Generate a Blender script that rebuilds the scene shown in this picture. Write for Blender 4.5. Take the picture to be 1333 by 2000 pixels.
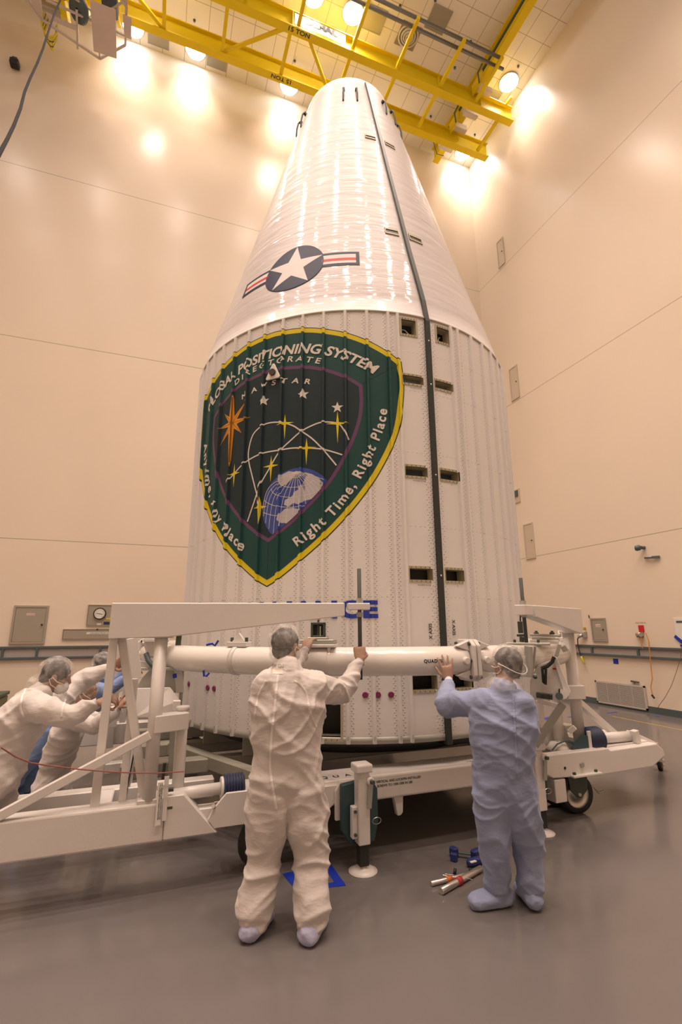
import bpy, bmesh, math, random
from mathutils import Vector, Matrix, noise
random.seed(7)
V = Vector
PI = math.pi
C = bpy.context.scene.collection
for o in list(bpy.data.objects): bpy.data.objects.remove(o)

# ---------------------------------------------------------------- camera
FPX = 948.5                                    # focal length in pixels of the 1333x2000 frame
TILT, ROLL, YAW = math.radians(13.46), math.radians(-0.284), math.radians(20.44)
EYE = V((0, 0, 1.7))
f0 = V((math.sin(YAW), math.cos(YAW), 0)); r0 = V((math.cos(YAW), -math.sin(YAW), 0)); u0 = V((0, 0, 1))
FW = math.cos(TILT)*f0 + math.sin(TILT)*u0
up = -math.sin(TILT)*f0 + math.cos(TILT)*u0
RT = math.cos(ROLL)*r0 + math.sin(ROLL)*up
UP = -math.sin(ROLL)*r0 + math.cos(ROLL)*up
cam = bpy.data.cameras.new('camera'); camo = bpy.data.objects.new('camera', cam); C.objects.link(camo)
cam.sensor_fit = 'VERTICAL'; cam.sensor_height = 36; cam.sensor_width = 24; cam.lens = FPX/2000*36
cam.clip_start = 0.05; cam.clip_end = 200
m = Matrix((RT, UP, -FW)).transposed().to_4x4(); m.translation = EYE
camo.matrix_world = m
bpy.context.scene.camera = camo

# ---------------------------------------------------------------- exposure, world, lamps' strength
sc = bpy.context.scene
sc.view_settings.view_transform = 'Standard'; sc.view_settings.look = 'None'
sc.view_settings.gamma = 1; sc.view_settings.use_curve_mapping = False
sc.view_settings.exposure = 0.0
w = bpy.data.worlds.new('world'); sc.world = w; w.use_nodes = True
w.node_tree.nodes['Background'].inputs[0].default_value = (1.0, 0.8, 0.66, 1)
w.node_tree.nodes['Background'].inputs[1].default_value = 0.02
LAMP_W = 82; LAMP_COL = (1.0, 0.77, 0.63); LENS_STRENGTH = 25

# ---------------------------------------------------------------- placing helpers (a ray of the survey camera met with a real surface)
def ray(x, y): return RT*((x-666.5)/FPX) - UP*((y-1000)/FPX) + FW
def onz(x, y, z=0.0): d = ray(x, y); return EYE + d*((z-EYE.z)/d.z)
def onX(x, y, X): d = ray(x, y); return EYE + d*(X/d.x)
def onY(x, y, Y): d = ray(x, y); return EYE + d*(Y/d.y)
def at(x, y, D): d = ray(x, y); return EYE + d*(D/math.hypot(d.x, d.y))

# ---------------------------------------------------------------- materials
def mat(name, col, rough=0.5, metal=0.0, spec=0.5, bump=0.0, bscale=40, var=0.0, vscale=3, coat=0.0, alpha=1.0, emit=0.0, stretch=(1,1,1), sss=0, sheen=0):
    m = bpy.data.materials.new(name); m.use_nodes = True
    nt = m.node_tree; b = nt.nodes['Principled BSDF']
    b.inputs['Base Color'].default_value = (*col, 1); b.inputs['Roughness'].default_value = rough
    b.inputs['Metallic'].default_value = metal; b.inputs['Specular IOR Level'].default_value = spec
    b.inputs['Coat Weight'].default_value = coat; b.inputs['Coat Roughness'].default_value = 0.05
    b.inputs['Alpha'].default_value = alpha
    if sheen: b.inputs['Sheen Weight'].default_value = sheen
    if sss:
        b.inputs['Subsurface Weight'].default_value = sss; b.inputs['Subsurface Scale'].default_value = 0.01
    if emit:
        b.inputs['Emission Color'].default_value = (*col, 1); b.inputs['Emission Strength'].default_value = emit
    if bump or var:
        tc = nt.nodes.new('ShaderNodeTexCoord'); mp = nt.nodes.new('ShaderNodeMapping'); mp.inputs['Scale'].default_value = stretch
        nt.links.new(tc.outputs['Object'], mp.inputs['Vector'])
    if bump:
        n = nt.nodes.new('ShaderNodeTexNoise'); n.inputs['Scale'].default_value = bscale; n.inputs['Detail'].default_value = 4
        bp = nt.nodes.new('ShaderNodeBump'); bp.inputs['Strength'].default_value = bump; bp.inputs['Distance'].default_value = 0.01
        nt.links.new(mp.outputs[0], n.inputs['Vector']); nt.links.new(n.outputs['Fac'], bp.inputs['Height']); nt.links.new(bp.outputs[0], b.inputs['Normal'])
    if var:
        n = nt.nodes.new('ShaderNodeTexNoise'); n.inputs['Scale'].default_value = vscale; n.inputs['Detail'].default_value = 3
        mx = nt.nodes.new('ShaderNodeMix'); mx.data_type = 'RGBA'
        mx.inputs[6].default_value = (*[c*(1-var) for c in col], 1); mx.inputs[7].default_value = (*[min(1, c*(1+var)) for c in col], 1)
        nt.links.new(mp.outputs[0], n.inputs['Vector']); nt.links.new(n.outputs['Fac'], mx.inputs[0]); nt.links.new(mx.outputs[2], b.inputs['Base Color'])
    return m

class NB:                                      # small node-maths helper
    def __init__(s, m): s.nt = m.node_tree; s.b = s.nt.nodes['Principled BSDF']
    def n(s, t, **k):
        x = s.nt.nodes.new(t)
        for a, b in k.items(): setattr(x, a, b)
        return x
    def L(s, a, b): s.nt.links.new(a, b)
    def m(s, op, a, b=None, c=None):
        x = s.nt.nodes.new('ShaderNodeMath'); x.operation = op
        for i, v in enumerate((a, b, c)):
            if v is None: continue
            if isinstance(v, (int, float)): x.inputs[i].default_value = v
            else: s.nt.links.new(v, x.inputs[i])
        return x.outputs[0]

# ---------------------------------------------------------------- mesh builder
OFF = {}
def link(o, parent=None):
    C.objects.link(o)
    if parent is not None: o.parent = parent
def thing(name, label, cat, loc=(0, 0, 0), group=None, stuff=False):
    o = bpy.data.objects.new(name, None); C.objects.link(o); o.location = loc; o.empty_display_size = 0.1
    o['label'] = label; o['category'] = cat
    if group: o['group'] = group
    OFF[o.name] = V(loc)
    return o
def tag(o, label, cat, group=None, kind=None):
    o['label'] = label; o['category'] = cat
    if group: o['group'] = group
    if kind: o['kind'] = kind
    return o

class MB:
    def __init__(s): s.bm = bmesh.new()
    def _add(s, vs, fs, mi=0, smooth=False):
        bv = [s.bm.verts.new(v) for v in vs]
        for f in fs:
            try:
                fc = s.bm.faces.new([bv[i] for i in f]); fc.material_index = mi; fc.smooth = smooth
            except ValueError: pass
        return s
    def box(s, c, size, R=None, mi=0):
        c = V(c); h = V(size)/2; vs = []
        for x in (-1, 1):
            for y in (-1, 1):
                for z in (-1, 1):
                    v = V((x*h.x, y*h.y, z*h.z)); vs.append(c + (R @ v if R is not None else v))
        return s._add(vs, [(0,1,3,2),(4,6,7,5),(0,4,5,1),(2,3,7,6),(0,2,6,4),(1,5,7,3)], mi)
    def span(s, a, b, mi=0):                  # axis-aligned box between two corners
        a, b = V(a), V(b); return s.box((a+b)/2, [abs(k) for k in (b-a)], None, mi)
    def bar(s, p, q, w, h, upv=(0, 0, 1), mi=0, w2=None, h2=None):
        p, q = V(p), V(q); d = (q-p).normalized(); u = V(upv)
        if abs(d.dot(u)) > 0.99: u = V((1, 0, 0))
        sd = d.cross(u).normalized(); u = sd.cross(d).normalized(); w2 = w if w2 is None else w2; h2 = h if h2 is None else h2
        vs = [p+sd*a*w/2+u*b*h/2 for a, b in ((-1,-1),(1,-1),(1,1),(-1,1))] + [q+sd*a*w2/2+u*b*h2/2 for a, b in ((-1,-1),(1,-1),(1,1),(-1,1))]
        return s._add(vs, [(3,2,1,0),(4,5,6,7),(0,1,5,4),(1,2,6,5),(2,3,7,6),(3,0,4,7)], mi)
    def cyl(s, p, q, r, r2=None, n=20, cap=True, mi=0):
        p, q = V(p), V(q); r2 = r if r2 is None else r2
        return s.loft([(p, r, r), (q, r2, r2)], n=n, cap=cap, mi=mi)
    def loft(s, rings, n=20, cap=True, side=None, mi=0, power=1.0):
        # rings: (centre, radius along side, radius along the other axis)
        cs = [V(r[0]) for r in rings]; vs = []; N = len(rings); prev = None
        for i in range(N):
            a = cs[max(0, i-1)]; b = cs[min(N-1, i+1)]; d = (b-a)
            d = d.normalized() if d.length > 1e-9 else V((0, 0, 1))
            sd = V(side) if side is not None else (prev if prev is not None else (V((0,0,1)) if abs(d.z) < 0.9 else V((1,0,0))))
            sd = (sd - d*sd.dot(d))
            sd = sd.normalized() if sd.length > 1e-6 else d.orthogonal().normalized()
            prev = sd; ot = d.cross(sd)
            for k in range(n):
                t = 2*PI*k/n; ct, st = math.cos(t), math.sin(t)
                if power != 1.0: ct = math.copysign(abs(ct)**power, ct); st = math.copysign(abs(st)**power, st)
                vs.append(cs[i] + sd*ct*rings[i][1] + ot*st*rings[i][2])
        fs = [(i*n+k, i*n+(k+1) % n, (i+1)*n+(k+1) % n, (i+1)*n+k) for i in range(N-1) for k in range(n)]
        if cap: fs += [tuple(range(n-1, -1, -1)), tuple(range((N-1)*n, N*n))]
        bv = [s.bm.verts.new(v) for v in vs]
        for j, f in enumerate(fs):
            fc = s.bm.faces.new([bv[i] for i in f]); fc.material_index = mi; fc.smooth = len(f) == 4 and n > 8
        return s
    def ball(s, c, r, n=16, mi=0, R=None):
        c = V(c); r = V((r, r, r)) if isinstance(r, (int, float)) else V(r); m = max(4, n//2); vs = []
        for i in range(m+1):
            ph = PI*i/m
            for k in range(n):
                t = 2*PI*k/n; v = V((math.sin(ph)*math.cos(t)*r.x, math.sin(ph)*math.sin(t)*r.y, math.cos(ph)*r.z))
                vs.append(c + (R @ v if R is not None else v))
        top = c + (R @ V((0,0,r.z)) if R is not None else V((0,0,r.z))); bot = c - (top-c)
        vs = [top] + vs[n:m*n] + [bot]
        fs = [(0, 1+k, 1+(k+1) % n) for k in range(n)]
        fs += [(1+i*n+k, 1+(i+1)*n+k, 1+(i+1)*n+(k+1) % n, 1+i*n+(k+1) % n) for i in range(m-2) for k in range(n)]
        e = len(vs)-1; b0 = 1+(m-2)*n
        fs += [(e, b0+(k+1) % n, b0+k) for k in range(n)]
        return s._add(vs, fs, mi, True)
    def tube(s, pts, r, n=8, mi=0, cap=True):
        pts = [V(p) for p in pts]; return s.loft([(p, r, r) for p in pts], n=n, mi=mi, cap=cap)
    def prism(s, poly, o, ax, ay, th, mi=0):   # polygon in the plane (o, ax, ay), extruded th along ax x ay (centred)
        o, ax, ay = V(o), V(ax).normalized(), V(ay).normalized(); nn = ax.cross(ay).normalized(); n = len(poly)
        vs = [o+ax*x+ay*y-nn*th/2 for x, y in poly] + [o+ax*x+ay*y+nn*th/2 for x, y in poly]
        fs = [tuple(range(n-1, -1, -1)), tuple(range(n, 2*n))] + [(i, (i+1) % n, n+(i+1) % n, n+i) for i in range(n)]
        return s._add(vs, fs, mi)
    def lathe(s, prof, o=(0, 0, 0), axis=(0, 0, 1), n=32, mi=0, cap=False):
        o = V(o); ax = V(axis).normalized(); sd = ax.orthogonal().normalized(); ot = ax.cross(sd); vs = []
        for r, h in prof:
            for k in range(n):
                t = 2*PI*k/n; vs.append(o + ax*h + (sd*math.cos(t)+ot*math.sin(t))*r)
        N = len(prof); fs = [(i*n+k, i*n+(k+1) % n, (i+1)*n+(k+1) % n, (i+1)*n+k) for i in range(N-1) for k in range(n)]
        if cap: fs += [tuple(range(n-1, -1, -1)), tuple(range((N-1)*n, N*n))]
        bv = [s.bm.verts.new(v) for v in vs]
        for f in fs:
            fc = s.bm.faces.new([bv[i] for i in f]); fc.material_index = mi; fc.smooth = len(f) == 4
        return s
    def build(s, name, mats, parent=None, bevel=0.0, loc=None, seg=1, flat=False, fixn=True):
        off = V((0, 0, 0))
        if parent is not None: off = OFF.get(parent.name, V((0, 0, 0)))
        elif loc is not None: off = V(loc)
        elif len(s.bm.verts):
            xs = [v.co for v in s.bm.verts]
            mn = V([min(c[i] for c in xs) for i in range(3)]); mx = V([max(c[i] for c in xs) for i in range(3)])
            off = V(((mn.x+mx.x)/2, (mn.y+mx.y)/2, mn.z))
        if fixn: bmesh.ops.recalc_face_normals(s.bm, faces=s.bm.faces)
        bmesh.ops.translate(s.bm, vec=-off, verts=s.bm.verts)
        me = bpy.data.meshes.new(name); s.bm.to_mesh(me); s.bm.free()
        for m in (mats if isinstance(mats, (list, tuple)) else [mats]): me.materials.append(m)
        o = bpy.data.objects.new(name, me); link(o, parent)
        if parent is None: o.location = off
        OFF[o.name] = off
        if bevel:
            md = o.modifiers.new('bevel', 'BEVEL'); md.width = bevel; md.segments = seg; md.limit_method = 'ANGLE'; md.angle_limit = math.radians(40)
        return o

def text_polys(s, size, bold=0.0, shear=0.0, align='LEFT', spacing=1.0):
    cu = bpy.data.curves.new('t', 'FONT'); cu.body = s; cu.size = size; cu.offset = bold; cu.shear = shear; cu.align_x = align; cu.space_character = spacing
    cu.resolution_u = 4
    o = bpy.data.objects.new('t', cu); C.objects.link(o)
    dg = bpy.context.evaluated_depsgraph_get(); dg.update()
    me = bpy.data.meshes.new_from_object(o.evaluated_get(dg))
    vs = [tuple(v.co[:2]) for v in me.vertices]; fs = [tuple(p.vertices) for p in me.polygons]
    bpy.data.objects.remove(o); bpy.data.curves.remove(cu); bpy.data.meshes.remove(me)
    return vs, fs
def add_text(mb, s, o, ax, ay, size, bold=0, shear=0, align='CENTER', mi=0, lift=0.0015, spacing=1.0, fn=None):
    # letters as thin flat shapes on a real surface; fn maps (x, y) to a point when the surface is curved
    vs, fs = text_polys(s, size, bold, shear, align, spacing)
    if fn is None:
        o, ax, ay = V(o), V(ax).normalized(), V(ay).normalized(); nn = ax.cross(ay)
        pts = [o+ax*x+ay*y+nn*lift for x, y in vs]
    else: pts = [fn(x, y) for x, y in vs]
    mb._add(pts, fs, mi)

def rotz(a): return Matrix.Rotation(a, 3, 'Z')
def dup(root, name=None, loc=None, rz=None, label=None):
    c = root.copy(); C.objects.link(c)
    if loc is not None: c.location = loc
    if rz is not None: c.rotation_euler = (0, 0, rz)
    if label: c['label'] = label
    for ch in root.children:
        k = ch.copy(); C.objects.link(k); k.parent = c
        for g in ch.children:
            gg = g.copy(); C.objects.link(gg); gg.parent = k
    return c

# ---------------------------------------------------------------- shared materials
M = dict(
 white=mat('white_enamel', (0.72, 0.685, 0.655), 0.32, bump=0.05, bscale=60, var=0.02),
 tube=mat('white_gloss_tube', (0.82, 0.79, 0.75), 0.2, coat=0.4),
 grey=mat('grey_plate', (0.42, 0.42, 0.38), 0.45, metal=0.3, var=0.06),
 steel=mat('steel', (0.55, 0.53, 0.50), 0.35, metal=0.9),
 rod=mat('dark_threaded_steel', (0.085, 0.09, 0.08), 0.6, metal=0.1, spec=0.3, bump=0.4, bscale=120, stretch=(1,1,6)),
 black=mat('black_rubber', (0.018, 0.018, 0.022), 0.6),
 darkblue=mat('dark_navy', (0.02, 0.03, 0.075), 0.5),
 teal=mat('teal_plate', (0.03, 0.068, 0.078), 0.5),
 green=mat('dark_green_bracket', (0.06, 0.075, 0.055), 0.5),
 yellow=mat('crane_yellow', (0.82, 0.60, 0.006), 0.5, spec=0.25, var=0.04, vscale=1),
 slate=mat('slate_trim', (0.085, 0.115, 0.12), 0.5),
 navy=mat('insignia_navy', (0.018, 0.025, 0.065), 0.5, spec=0.15),
 red=mat('insignia_red', (0.55, 0.03, 0.03), 0.5, spec=0.2),
 bluep=mat('letter_blue', (0.02, 0.05, 0.38), 0.4),
 ink=mat('black_ink', (0.02, 0.02, 0.02), 0.6),
 tape=mat('blue_tape', (0.01, 0.035, 0.42), 0.5),
 panel=mat('steel_panel', (0.42, 0.385, 0.32), 0.4, metal=0.35, var=0.05),
 label=mat('white_label', (0.8, 0.78, 0.72), 0.6),
 orange=mat('orange_cord', (0.72, 0.27, 0.03), 0.5),
)
# ================================================================ ROOM
XR, YB, ZC = 9.534, 11.875, 18.18
XL, YF = -9.0, -9.0
def wall_mat(name, horiz):
    m = mat(name, (0.80, 0.69, 0.565), 0.24, spec=0.28)
    nb = NB(m); tc = nb.n('ShaderNodeTexCoord'); sp = nb.n('ShaderNodeSeparateXYZ'); nb.L(tc.outputs['Object'], sp.inputs[0])
    z = sp.outputs[2]; line = None
    for zz in (3.575, 8.24, 12.91):            # panel joints
        l = nb.m('LESS_THAN', nb.m('ABSOLUTE', nb.m('SUBTRACT', z, zz)), 0.009)
        line = l if line is None else nb.m('ADD', line, l)
    mx = nb.n('ShaderNodeMix', data_type='RGBA'); mx.inputs[6].default_value = (0.80, 0.69, 0.565, 1); mx.inputs[7].default_value = (0.46, 0.40, 0.31, 1)
    nb.L(line, mx.inputs[0])
    ns = nb.n('ShaderNodeTexNoise'); ns.inputs['Scale'].default_value = 0.35; ns.inputs['Detail'].default_value = 3; nb.L(tc.outputs['Object'], ns.inputs['Vector'])
    hs = nb.n('ShaderNodeHueSaturation'); nb.L(mx.outputs[2], hs.inputs['Color']); nb.L(nb.m('MULTIPLY_ADD', ns.outputs['Fac'], 0.10, 0.95), hs.inputs['Value'])
    nb.L(hs.outputs[0], nb.b.inputs['Base Color'])
    n2 = nb.n('ShaderNodeTexNoise'); n2.inputs['Scale'].default_value = 0.8; nb.L(tc.outputs['Object'], n2.inputs['Vector'])
    bp = nb.n('ShaderNodeBump'); bp.inputs['Strength'].default_value = 0.12; bp.inputs['Distance'].default_value = 0.05
    nb.L(n2.outputs['Fac'], bp.inputs['Height']); nb.L(bp.outputs[0], nb.b.inputs['Normal'])
    return m
WM = wall_mat('cream_wall_panels', True)
def struct(name, a, b, m):
    o = MB().span(a, b).build(name, m, loc=(0, 0, 0)); o['kind'] = 'structure'; return o
struct('wall_back', (XL-0.2, YB, 0), (XR+0.2, YB+0.2, ZC), WM)
struct('wall_right', (XR, YF, 0), (XR+0.2, YB, ZC), WM)
struct('wall_left', (XL-0.2, YF, 0), (XL, YB, ZC), WM)
struct('wall_front', (XL-0.2, YF-0.2, 0), (XR+0.2, YF, ZC), WM)
# floor: glossy grey epoxy
fm = mat('grey_epoxy_floor', (0.16, 0.15, 0.15), 0.16, spec=0.32)
nb = NB(fm); tc = nb.n('ShaderNodeTexCoord')
n1 = nb.n('ShaderNodeTexNoise'); n1.inputs['Scale'].default_value = 1.1; n1.inputs['Detail'].default_value = 5; nb.L(tc.outputs['Object'], n1.inputs['Vector'])
cr = nb.n('ShaderNodeValToRGB'); cr.color_ramp.elements[0].position = 0.3; cr.color_ramp.elements[0].color = (0.146, 0.132, 0.129, 1); cr.color_ramp.elements[1].position = 0.7; cr.color_ramp.elements[1].color = (0.156, 0.141, 0.138, 1)
nb.L(n1.outputs['Fac'], cr.inputs[0]); nb.L(cr.outputs[0], nb.b.inputs['Base Color'])
n3 = nb.n('ShaderNodeTexNoise'); n3.inputs['Scale'].default_value = 3.0; n3.inputs['Detail'].default_value = 2; nb.L(tc.outputs['Object'], n3.inputs['Vector'])
bp = nb.n('ShaderNodeBump'); bp.inputs['Strength'].default_value = 0.08; bp.inputs['Distance'].default_value = 0.02; nb.L(n3.outputs['Fac'], bp.inputs['Height']); nb.L(bp.outputs[0], nb.b.inputs['Normal'])
nb.L(nb.m('MULTIPLY_ADD', n1.outputs['Fac'], 0.12, 0.10), nb.b.inputs['Roughness'])
struct('floor', (XL-0.2, YF-0.2, -0.1), (XR+0.2, YB+0.2, 0), fm)
# ceiling: tiles on a grid
cm = mat('ceiling_tiles', (0.66, 0.60, 0.50), 0.7)
nb = NB(cm); tc = nb.n('ShaderNodeTexCoord'); sp = nb.n('ShaderNodeSeparateXYZ'); nb.L(tc.outputs['Object'], sp.inputs[0])
def grid(c, step, w, off=0.0): return nb.m('LESS_THAN', nb.m('MULTIPLY', nb.m('PINGPONG', nb.m('ADD', c, off), step/2), 1.0), w)
g = nb.m('MAXIMUM', grid(sp.outputs[0], 0.61, 0.008, -9.26+61), grid(sp.outputs[1], 0.61, 0.008, -7.82+61))
mx = nb.n('ShaderNodeMix', data_type='RGBA'); mx.inputs[6].default_value = (0.90, 0.84, 0.74, 1); mx.inputs[7].default_value = (0.5, 0.43, 0.33, 1)
nb.L(g, mx.inputs[0]); nb.L(mx.outputs[2], nb.b.inputs['Base Color'])
struct('ceiling', (XL-0.2, YF-0.2, ZC), (XR+0.2, YB+0.2, ZC+0.2), cm)
struct('baseboard_back', (XL, YB-0.012, 0), (XR, YB, 0.13), M['slate'])
struct('baseboard_right', (XR-0.012, YF, 0), (XR, YB-0.012, 0.13), M['slate'])

# lamps in the ceiling
lens = mat('lamp_glass', (0.88, 0.94, 1.0), 0.4, emit=LENS_STRENGTH)
trimm = mat('lamp_trim', (0.7, 0.66, 0.6), 0.4)
rows = [(2.66, 9.05), (3.80, 9.05), (8.99, 9.0), (-1.4, 9.0),
        (-1.89, 11.46), (-0.2, 11.44), (2.61, 11.44), (5.6, 11.44), (8.99, 11.46)]
for yy in (6.0, 3.0, 0.0, -3.0):
    for xx in (-6.0, -3.2, -0.4, 2.4, 5.0, 7.2):
        if not (xx > 7 and yy > 1): rows.append((xx, yy))
names = {(2.66,9.05): 'round ceiling lamp at the top edge of the photo beside the bridge beam', (3.80,9.05): 'bright round ceiling lamp glowing above the bridge walkway pipes',
 (8.99,9.0): 'bright round ceiling lamp by the right wall beside the crane runway',
 (-1.89,11.46): 'round ceiling lamp half hidden beside the crane cable cage', (-0.2,11.44): 'round ceiling lamp between two vents behind the left of the crane beam',
 (2.61,11.44): 'round ceiling lamp under the upside-down 15 TON lettering', (5.6,11.44): 'round ceiling lamp hidden behind the fairing top', (8.99,11.46): 'round ceiling lamp in the room corner below the far crane beam'}
lampd = bpy.data.lights.new('lamp', 'AREA'); lampd.shape = 'DISK'; lampd.size = 0.54; lampd.energy = LAMP_W; lampd.spread = math.radians(115); lampd.color = LAMP_COL
lampw = lampd.copy(); lampw.energy = LAMP_W*0.6; lampw.spread = math.radians(80)      # same lamps beside a wall, set weaker and narrower to cut glow on it
for i, (x, y) in enumerate(rows):
    ORD = ['first', 'second', 'third', 'fourth', 'fifth', 'sixth', 'seventh']; ys_ = sorted({round(q[1], 0) for q in rows}, reverse=True); xs_ = sorted(q[0] for q in rows if round(q[1], 0) == round(y, 0))
    lb = names.get((x, y)) or 'ceiling lamp out of view, %s from left in the %s row from back wall' % (ORD[xs_.index(x)], ORD[ys_.index(round(y, 0))])
    t = thing('ceiling_lamp', lb, 'lamp', (x, y, ZC), 'round ceiling lamps')
    MB().lathe([(0.27, -0.002), (0.30, -0.004), (0.31, -0.03), (0.275, -0.035), (0.27, -0.02)], (x, y, ZC), n=28).build('trim_ring', trimm, t)
    MB().lathe([(0.275, -0.022), (0.255, -0.045), (0.18, -0.065), (0.09, -0.075), (0.001, -0.078)], (x, y, ZC), n=24).build('lamp_lens', lens, t)
    lo = bpy.data.objects.new('lamp_light', lampw if (YB-y < 1 or XR-x < 1) else lampd); C.objects.link(lo); lo.parent = t; lo.location = (0, 0, -0.085)
# ================================================================ FAIRING
FX, FY, FR, FZ0, FZ1 = 2.418, 6.055, 2.1, 0.755, 4.9
FC = V((FX, FY, 0))
fair = thing('payload_fairing', 'tall white rocket payload fairing standing upright with ribbed lower section and smooth cone', 'rocket fairing', (FX, FY, FZ0))
PROF = [(4.9, 2.1), (5.15, 2.045), (5.4, 1.975), (6.0, 1.80), (6.8, 1.585), (7.7, 1.34), (8.6, 1.105), (9.4, 0.893), (9.9, 0.755), (10.1, 0.697)]
def rcone(z):
    for (a, ra), (b, rb) in zip(PROF, PROF[1:]):
        if z <= b: return ra + (rb-ra)*(z-a)/(b-a)
    return PROF[-1][1]
RIBS = [-98.2] + [-101.0-6.07*k for k in range(23)] + [-80.6] + [-77.8+6.07*k for k in range(23)]
RH = 0.026; RW0, RW1 = 0.52, 0.30
def rrib(th):
    r = FR
    for c in RIBS:
        d = abs(th-c)
        if d > 180: d = 360-d
        if d < RW0: r = max(r, FR + RH*min(1, (RW0-d)/(RW0-RW1)))
    return r
def cylp(th, z, lift=0.0): t = math.radians(th); r = rrib(th)+lift; return V((FX+r*math.cos(t), FY+r*math.sin(t), z))
def cylflat(th, z, r): t = math.radians(th); return V((FX+r*math.cos(t), FY+r*math.sin(t), z))
# openings (th0, th1, z0, z1)
DOORS = [(-97.0,-92.6,4.675,4.845), (-85.6,-81.1,4.675,4.845), (-97.2,-91.0,4.115,4.20), (-87.2,-81.0,4.115,4.20), (-97.4,-91.1,3.13,3.225), (-87.1,-80.9,3.13,3.225),
         (-97.3,-91.0,2.13,2.235), (-87.1,-81.1,2.13,2.235), (-97.6,-91.2,1.17,1.29), (-87.1,-80.9,1.17,1.29), (-121.4,-114.9,0.795,1.065)]
ths = set()
for c in RIBS:
    for d in (-RW0, -RW1, RW1, RW0): ths.add(round(c+d, 4))
a = -269.9
while a < 90: ths.add(round(a, 4)); a += 1.5
for d in DOORS: ths.add(d[0]); ths.add(d[1])
ths = sorted(x for x in ths if -270 <= x < 90); zs = sorted({FZ0, FZ1} | {d[2] for d in DOORS} | {d[3] for d in DOORS})
sh = MB(); g = [[sh.bm.verts.new(cylp(t, z)) for z in zs] for t in ths]
for i in range(len(ths)):
    j = (i+1) % len(ths)
    for k in range(len(zs)-1):
        tm = (ths[i]+ths[j])/2 if j else 85; zm = (zs[k]+zs[k+1])/2
        if any(d[0] < tm < d[1] and d[2] < zm < d[3] for d in DOORS): continue
        f = sh.bm.faces.new((g[i][k], g[j][k], g[j][k+1], g[i][k+1]))
# rivets and sheet joints in the paint
fw = mat('fairing_white', (0.78, 0.755, 0.735), 0.36, spec=0.45)
nb = NB(fw); tc = nb.n('ShaderNodeTexCoord'); sp = nb.n('ShaderNodeSeparateXYZ'); nb.L(tc.outputs['Object'], sp.inputs[0])
th = nb.m('MULTIPLY', nb.m('ARCTAN2', sp.outputs[1], sp.outputs[0]), 180/PI); zz = sp.outputs[2]
def ribdist(base): return nb.m('PINGPONG', nb.m('SUBTRACT', th, base), 6.07/2)
isleft = nb.m('LESS_THAN', th, -96.5); isr = nb.m('GREATER_THAN', th, -82.5)
dl = ribdist(-101.0-6.07*40); dr = ribdist(-77.8-6.07*40)
t = nb.m('ADD', nb.m('MULTIPLY', dl, isleft), nb.m('ADD', nb.m('MULTIPLY', dr, isr), nb.m('MULTIPLY', nb.m('PINGPONG', nb.m('SUBTRACT', th, -89.1), 6.6), nb.m('SUBTRACT', nb.m('SUBTRACT', 1, isleft), isr))))
def dots(tt, centre, z, step, rad):           # dots in rows parallel to the axis
    du = nb.m('MULTIPLY', nb.m('SUBTRACT', tt, centre), FR*PI/180)
    dz = nb.m('SUBTRACT', nb.m('FRACT', nb.m('DIVIDE', z, step)), 0.5); dz = nb.m('MULTIPLY', dz, step)
    d = nb.m('SQRT', nb.m('ADD', nb.m('MULTIPLY', du, du), nb.m('MULTIPLY', dz, dz)))
    return nb.m('MAXIMUM', nb.m('SUBTRACT', 1, nb.m('DIVIDE', d, rad)), 0)
r1 = dots(t, 0.85, zz, 0.040, 0.0085); r2 = dots(t, 1.25, nb.m('ADD', zz, 0.02), 0.040, 0.0085)
mid = nb.m('SUBTRACT', nb.m('SUBTRACT', 1, isleft), isr)
r3 = nb.m('MULTIPLY', dots(t, 1.9, zz, 0.05, 0.008), mid); r4 = nb.m('MULTIPLY', dots(t, 2.4, nb.m('ADD', zz, 0.025), 0.05, 0.008), mid)
hor = None
for zr in (0.55, 1.22, 1.88, 2.62, 3.28, 3.72):
    du = nb.m('SUBTRACT', nb.m('FRACT', nb.m('DIVIDE', th, 1.35)), 0.5); du = nb.m('MULTIPLY', du, 1.35*FR*PI/180)
    dz = nb.m('SUBTRACT', zz, zr); d = nb.m('SQRT', nb.m('ADD', nb.m('MULTIPLY', du, du), nb.m('MULTIPLY', dz, dz)))
    x = nb.m('MAXIMUM', nb.m('SUBTRACT', 1, nb.m('DIVIDE', d, 0.007)), 0); hor = x if hor is None else nb.m('ADD', hor, x)
ht = nb.m('ADD', nb.m('ADD', r1, r2), nb.m('ADD', hor, nb.m('ADD', r3, r4)))
bp = nb.n('ShaderNodeBump'); bp.inputs['Strength'].default_value = 0.9; bp.inputs['Distance'].default_value = 0.004; nb.L(ht, bp.inputs['Height']); nb.L(bp.outputs[0], nb.b.inputs['Normal'])
mx = nb.n('ShaderNodeMix', data_type='RGBA'); mx.inputs[6].default_value = (0.78, 0.755, 0.735, 1); mx.inputs[7].default_value = (0.56, 0.52, 0.49, 1)
nb.L(nb.m('MULTIPLY', nb.m('MINIMUM', nb.m('MULTIPLY', ht, 2.2), 1), 0.8), mx.inputs[0]); nb.L(mx.outputs[2], nb.b.inputs['Base Color'])
sh.build('ribbed_shell', fw, fair, fixn=False)
# rings at the foot and shoulder, dark interior rings
MB().lathe([(FR+0.006, 4.895), (FR+0.012, 4.90), (FR+0.012, 4.915), (FR-0.004, 4.93)], FC, n=180).build('shoulder_joint', mat('joint_sealant', (0.5, 0.45, 0.38), 0.5), fair)
MB().lathe([(FR-0.01, FZ0+0.05), (FR+0.004, FZ0+0.05), (FR+0.004, FZ0-0.004), (FR-0.12, FZ0-0.004), (FR-0.12, FZ0+0.06), (FR-0.01, FZ0+0.06)], FC, n=180).build('foot_ring', M['grey'], fair)
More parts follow.
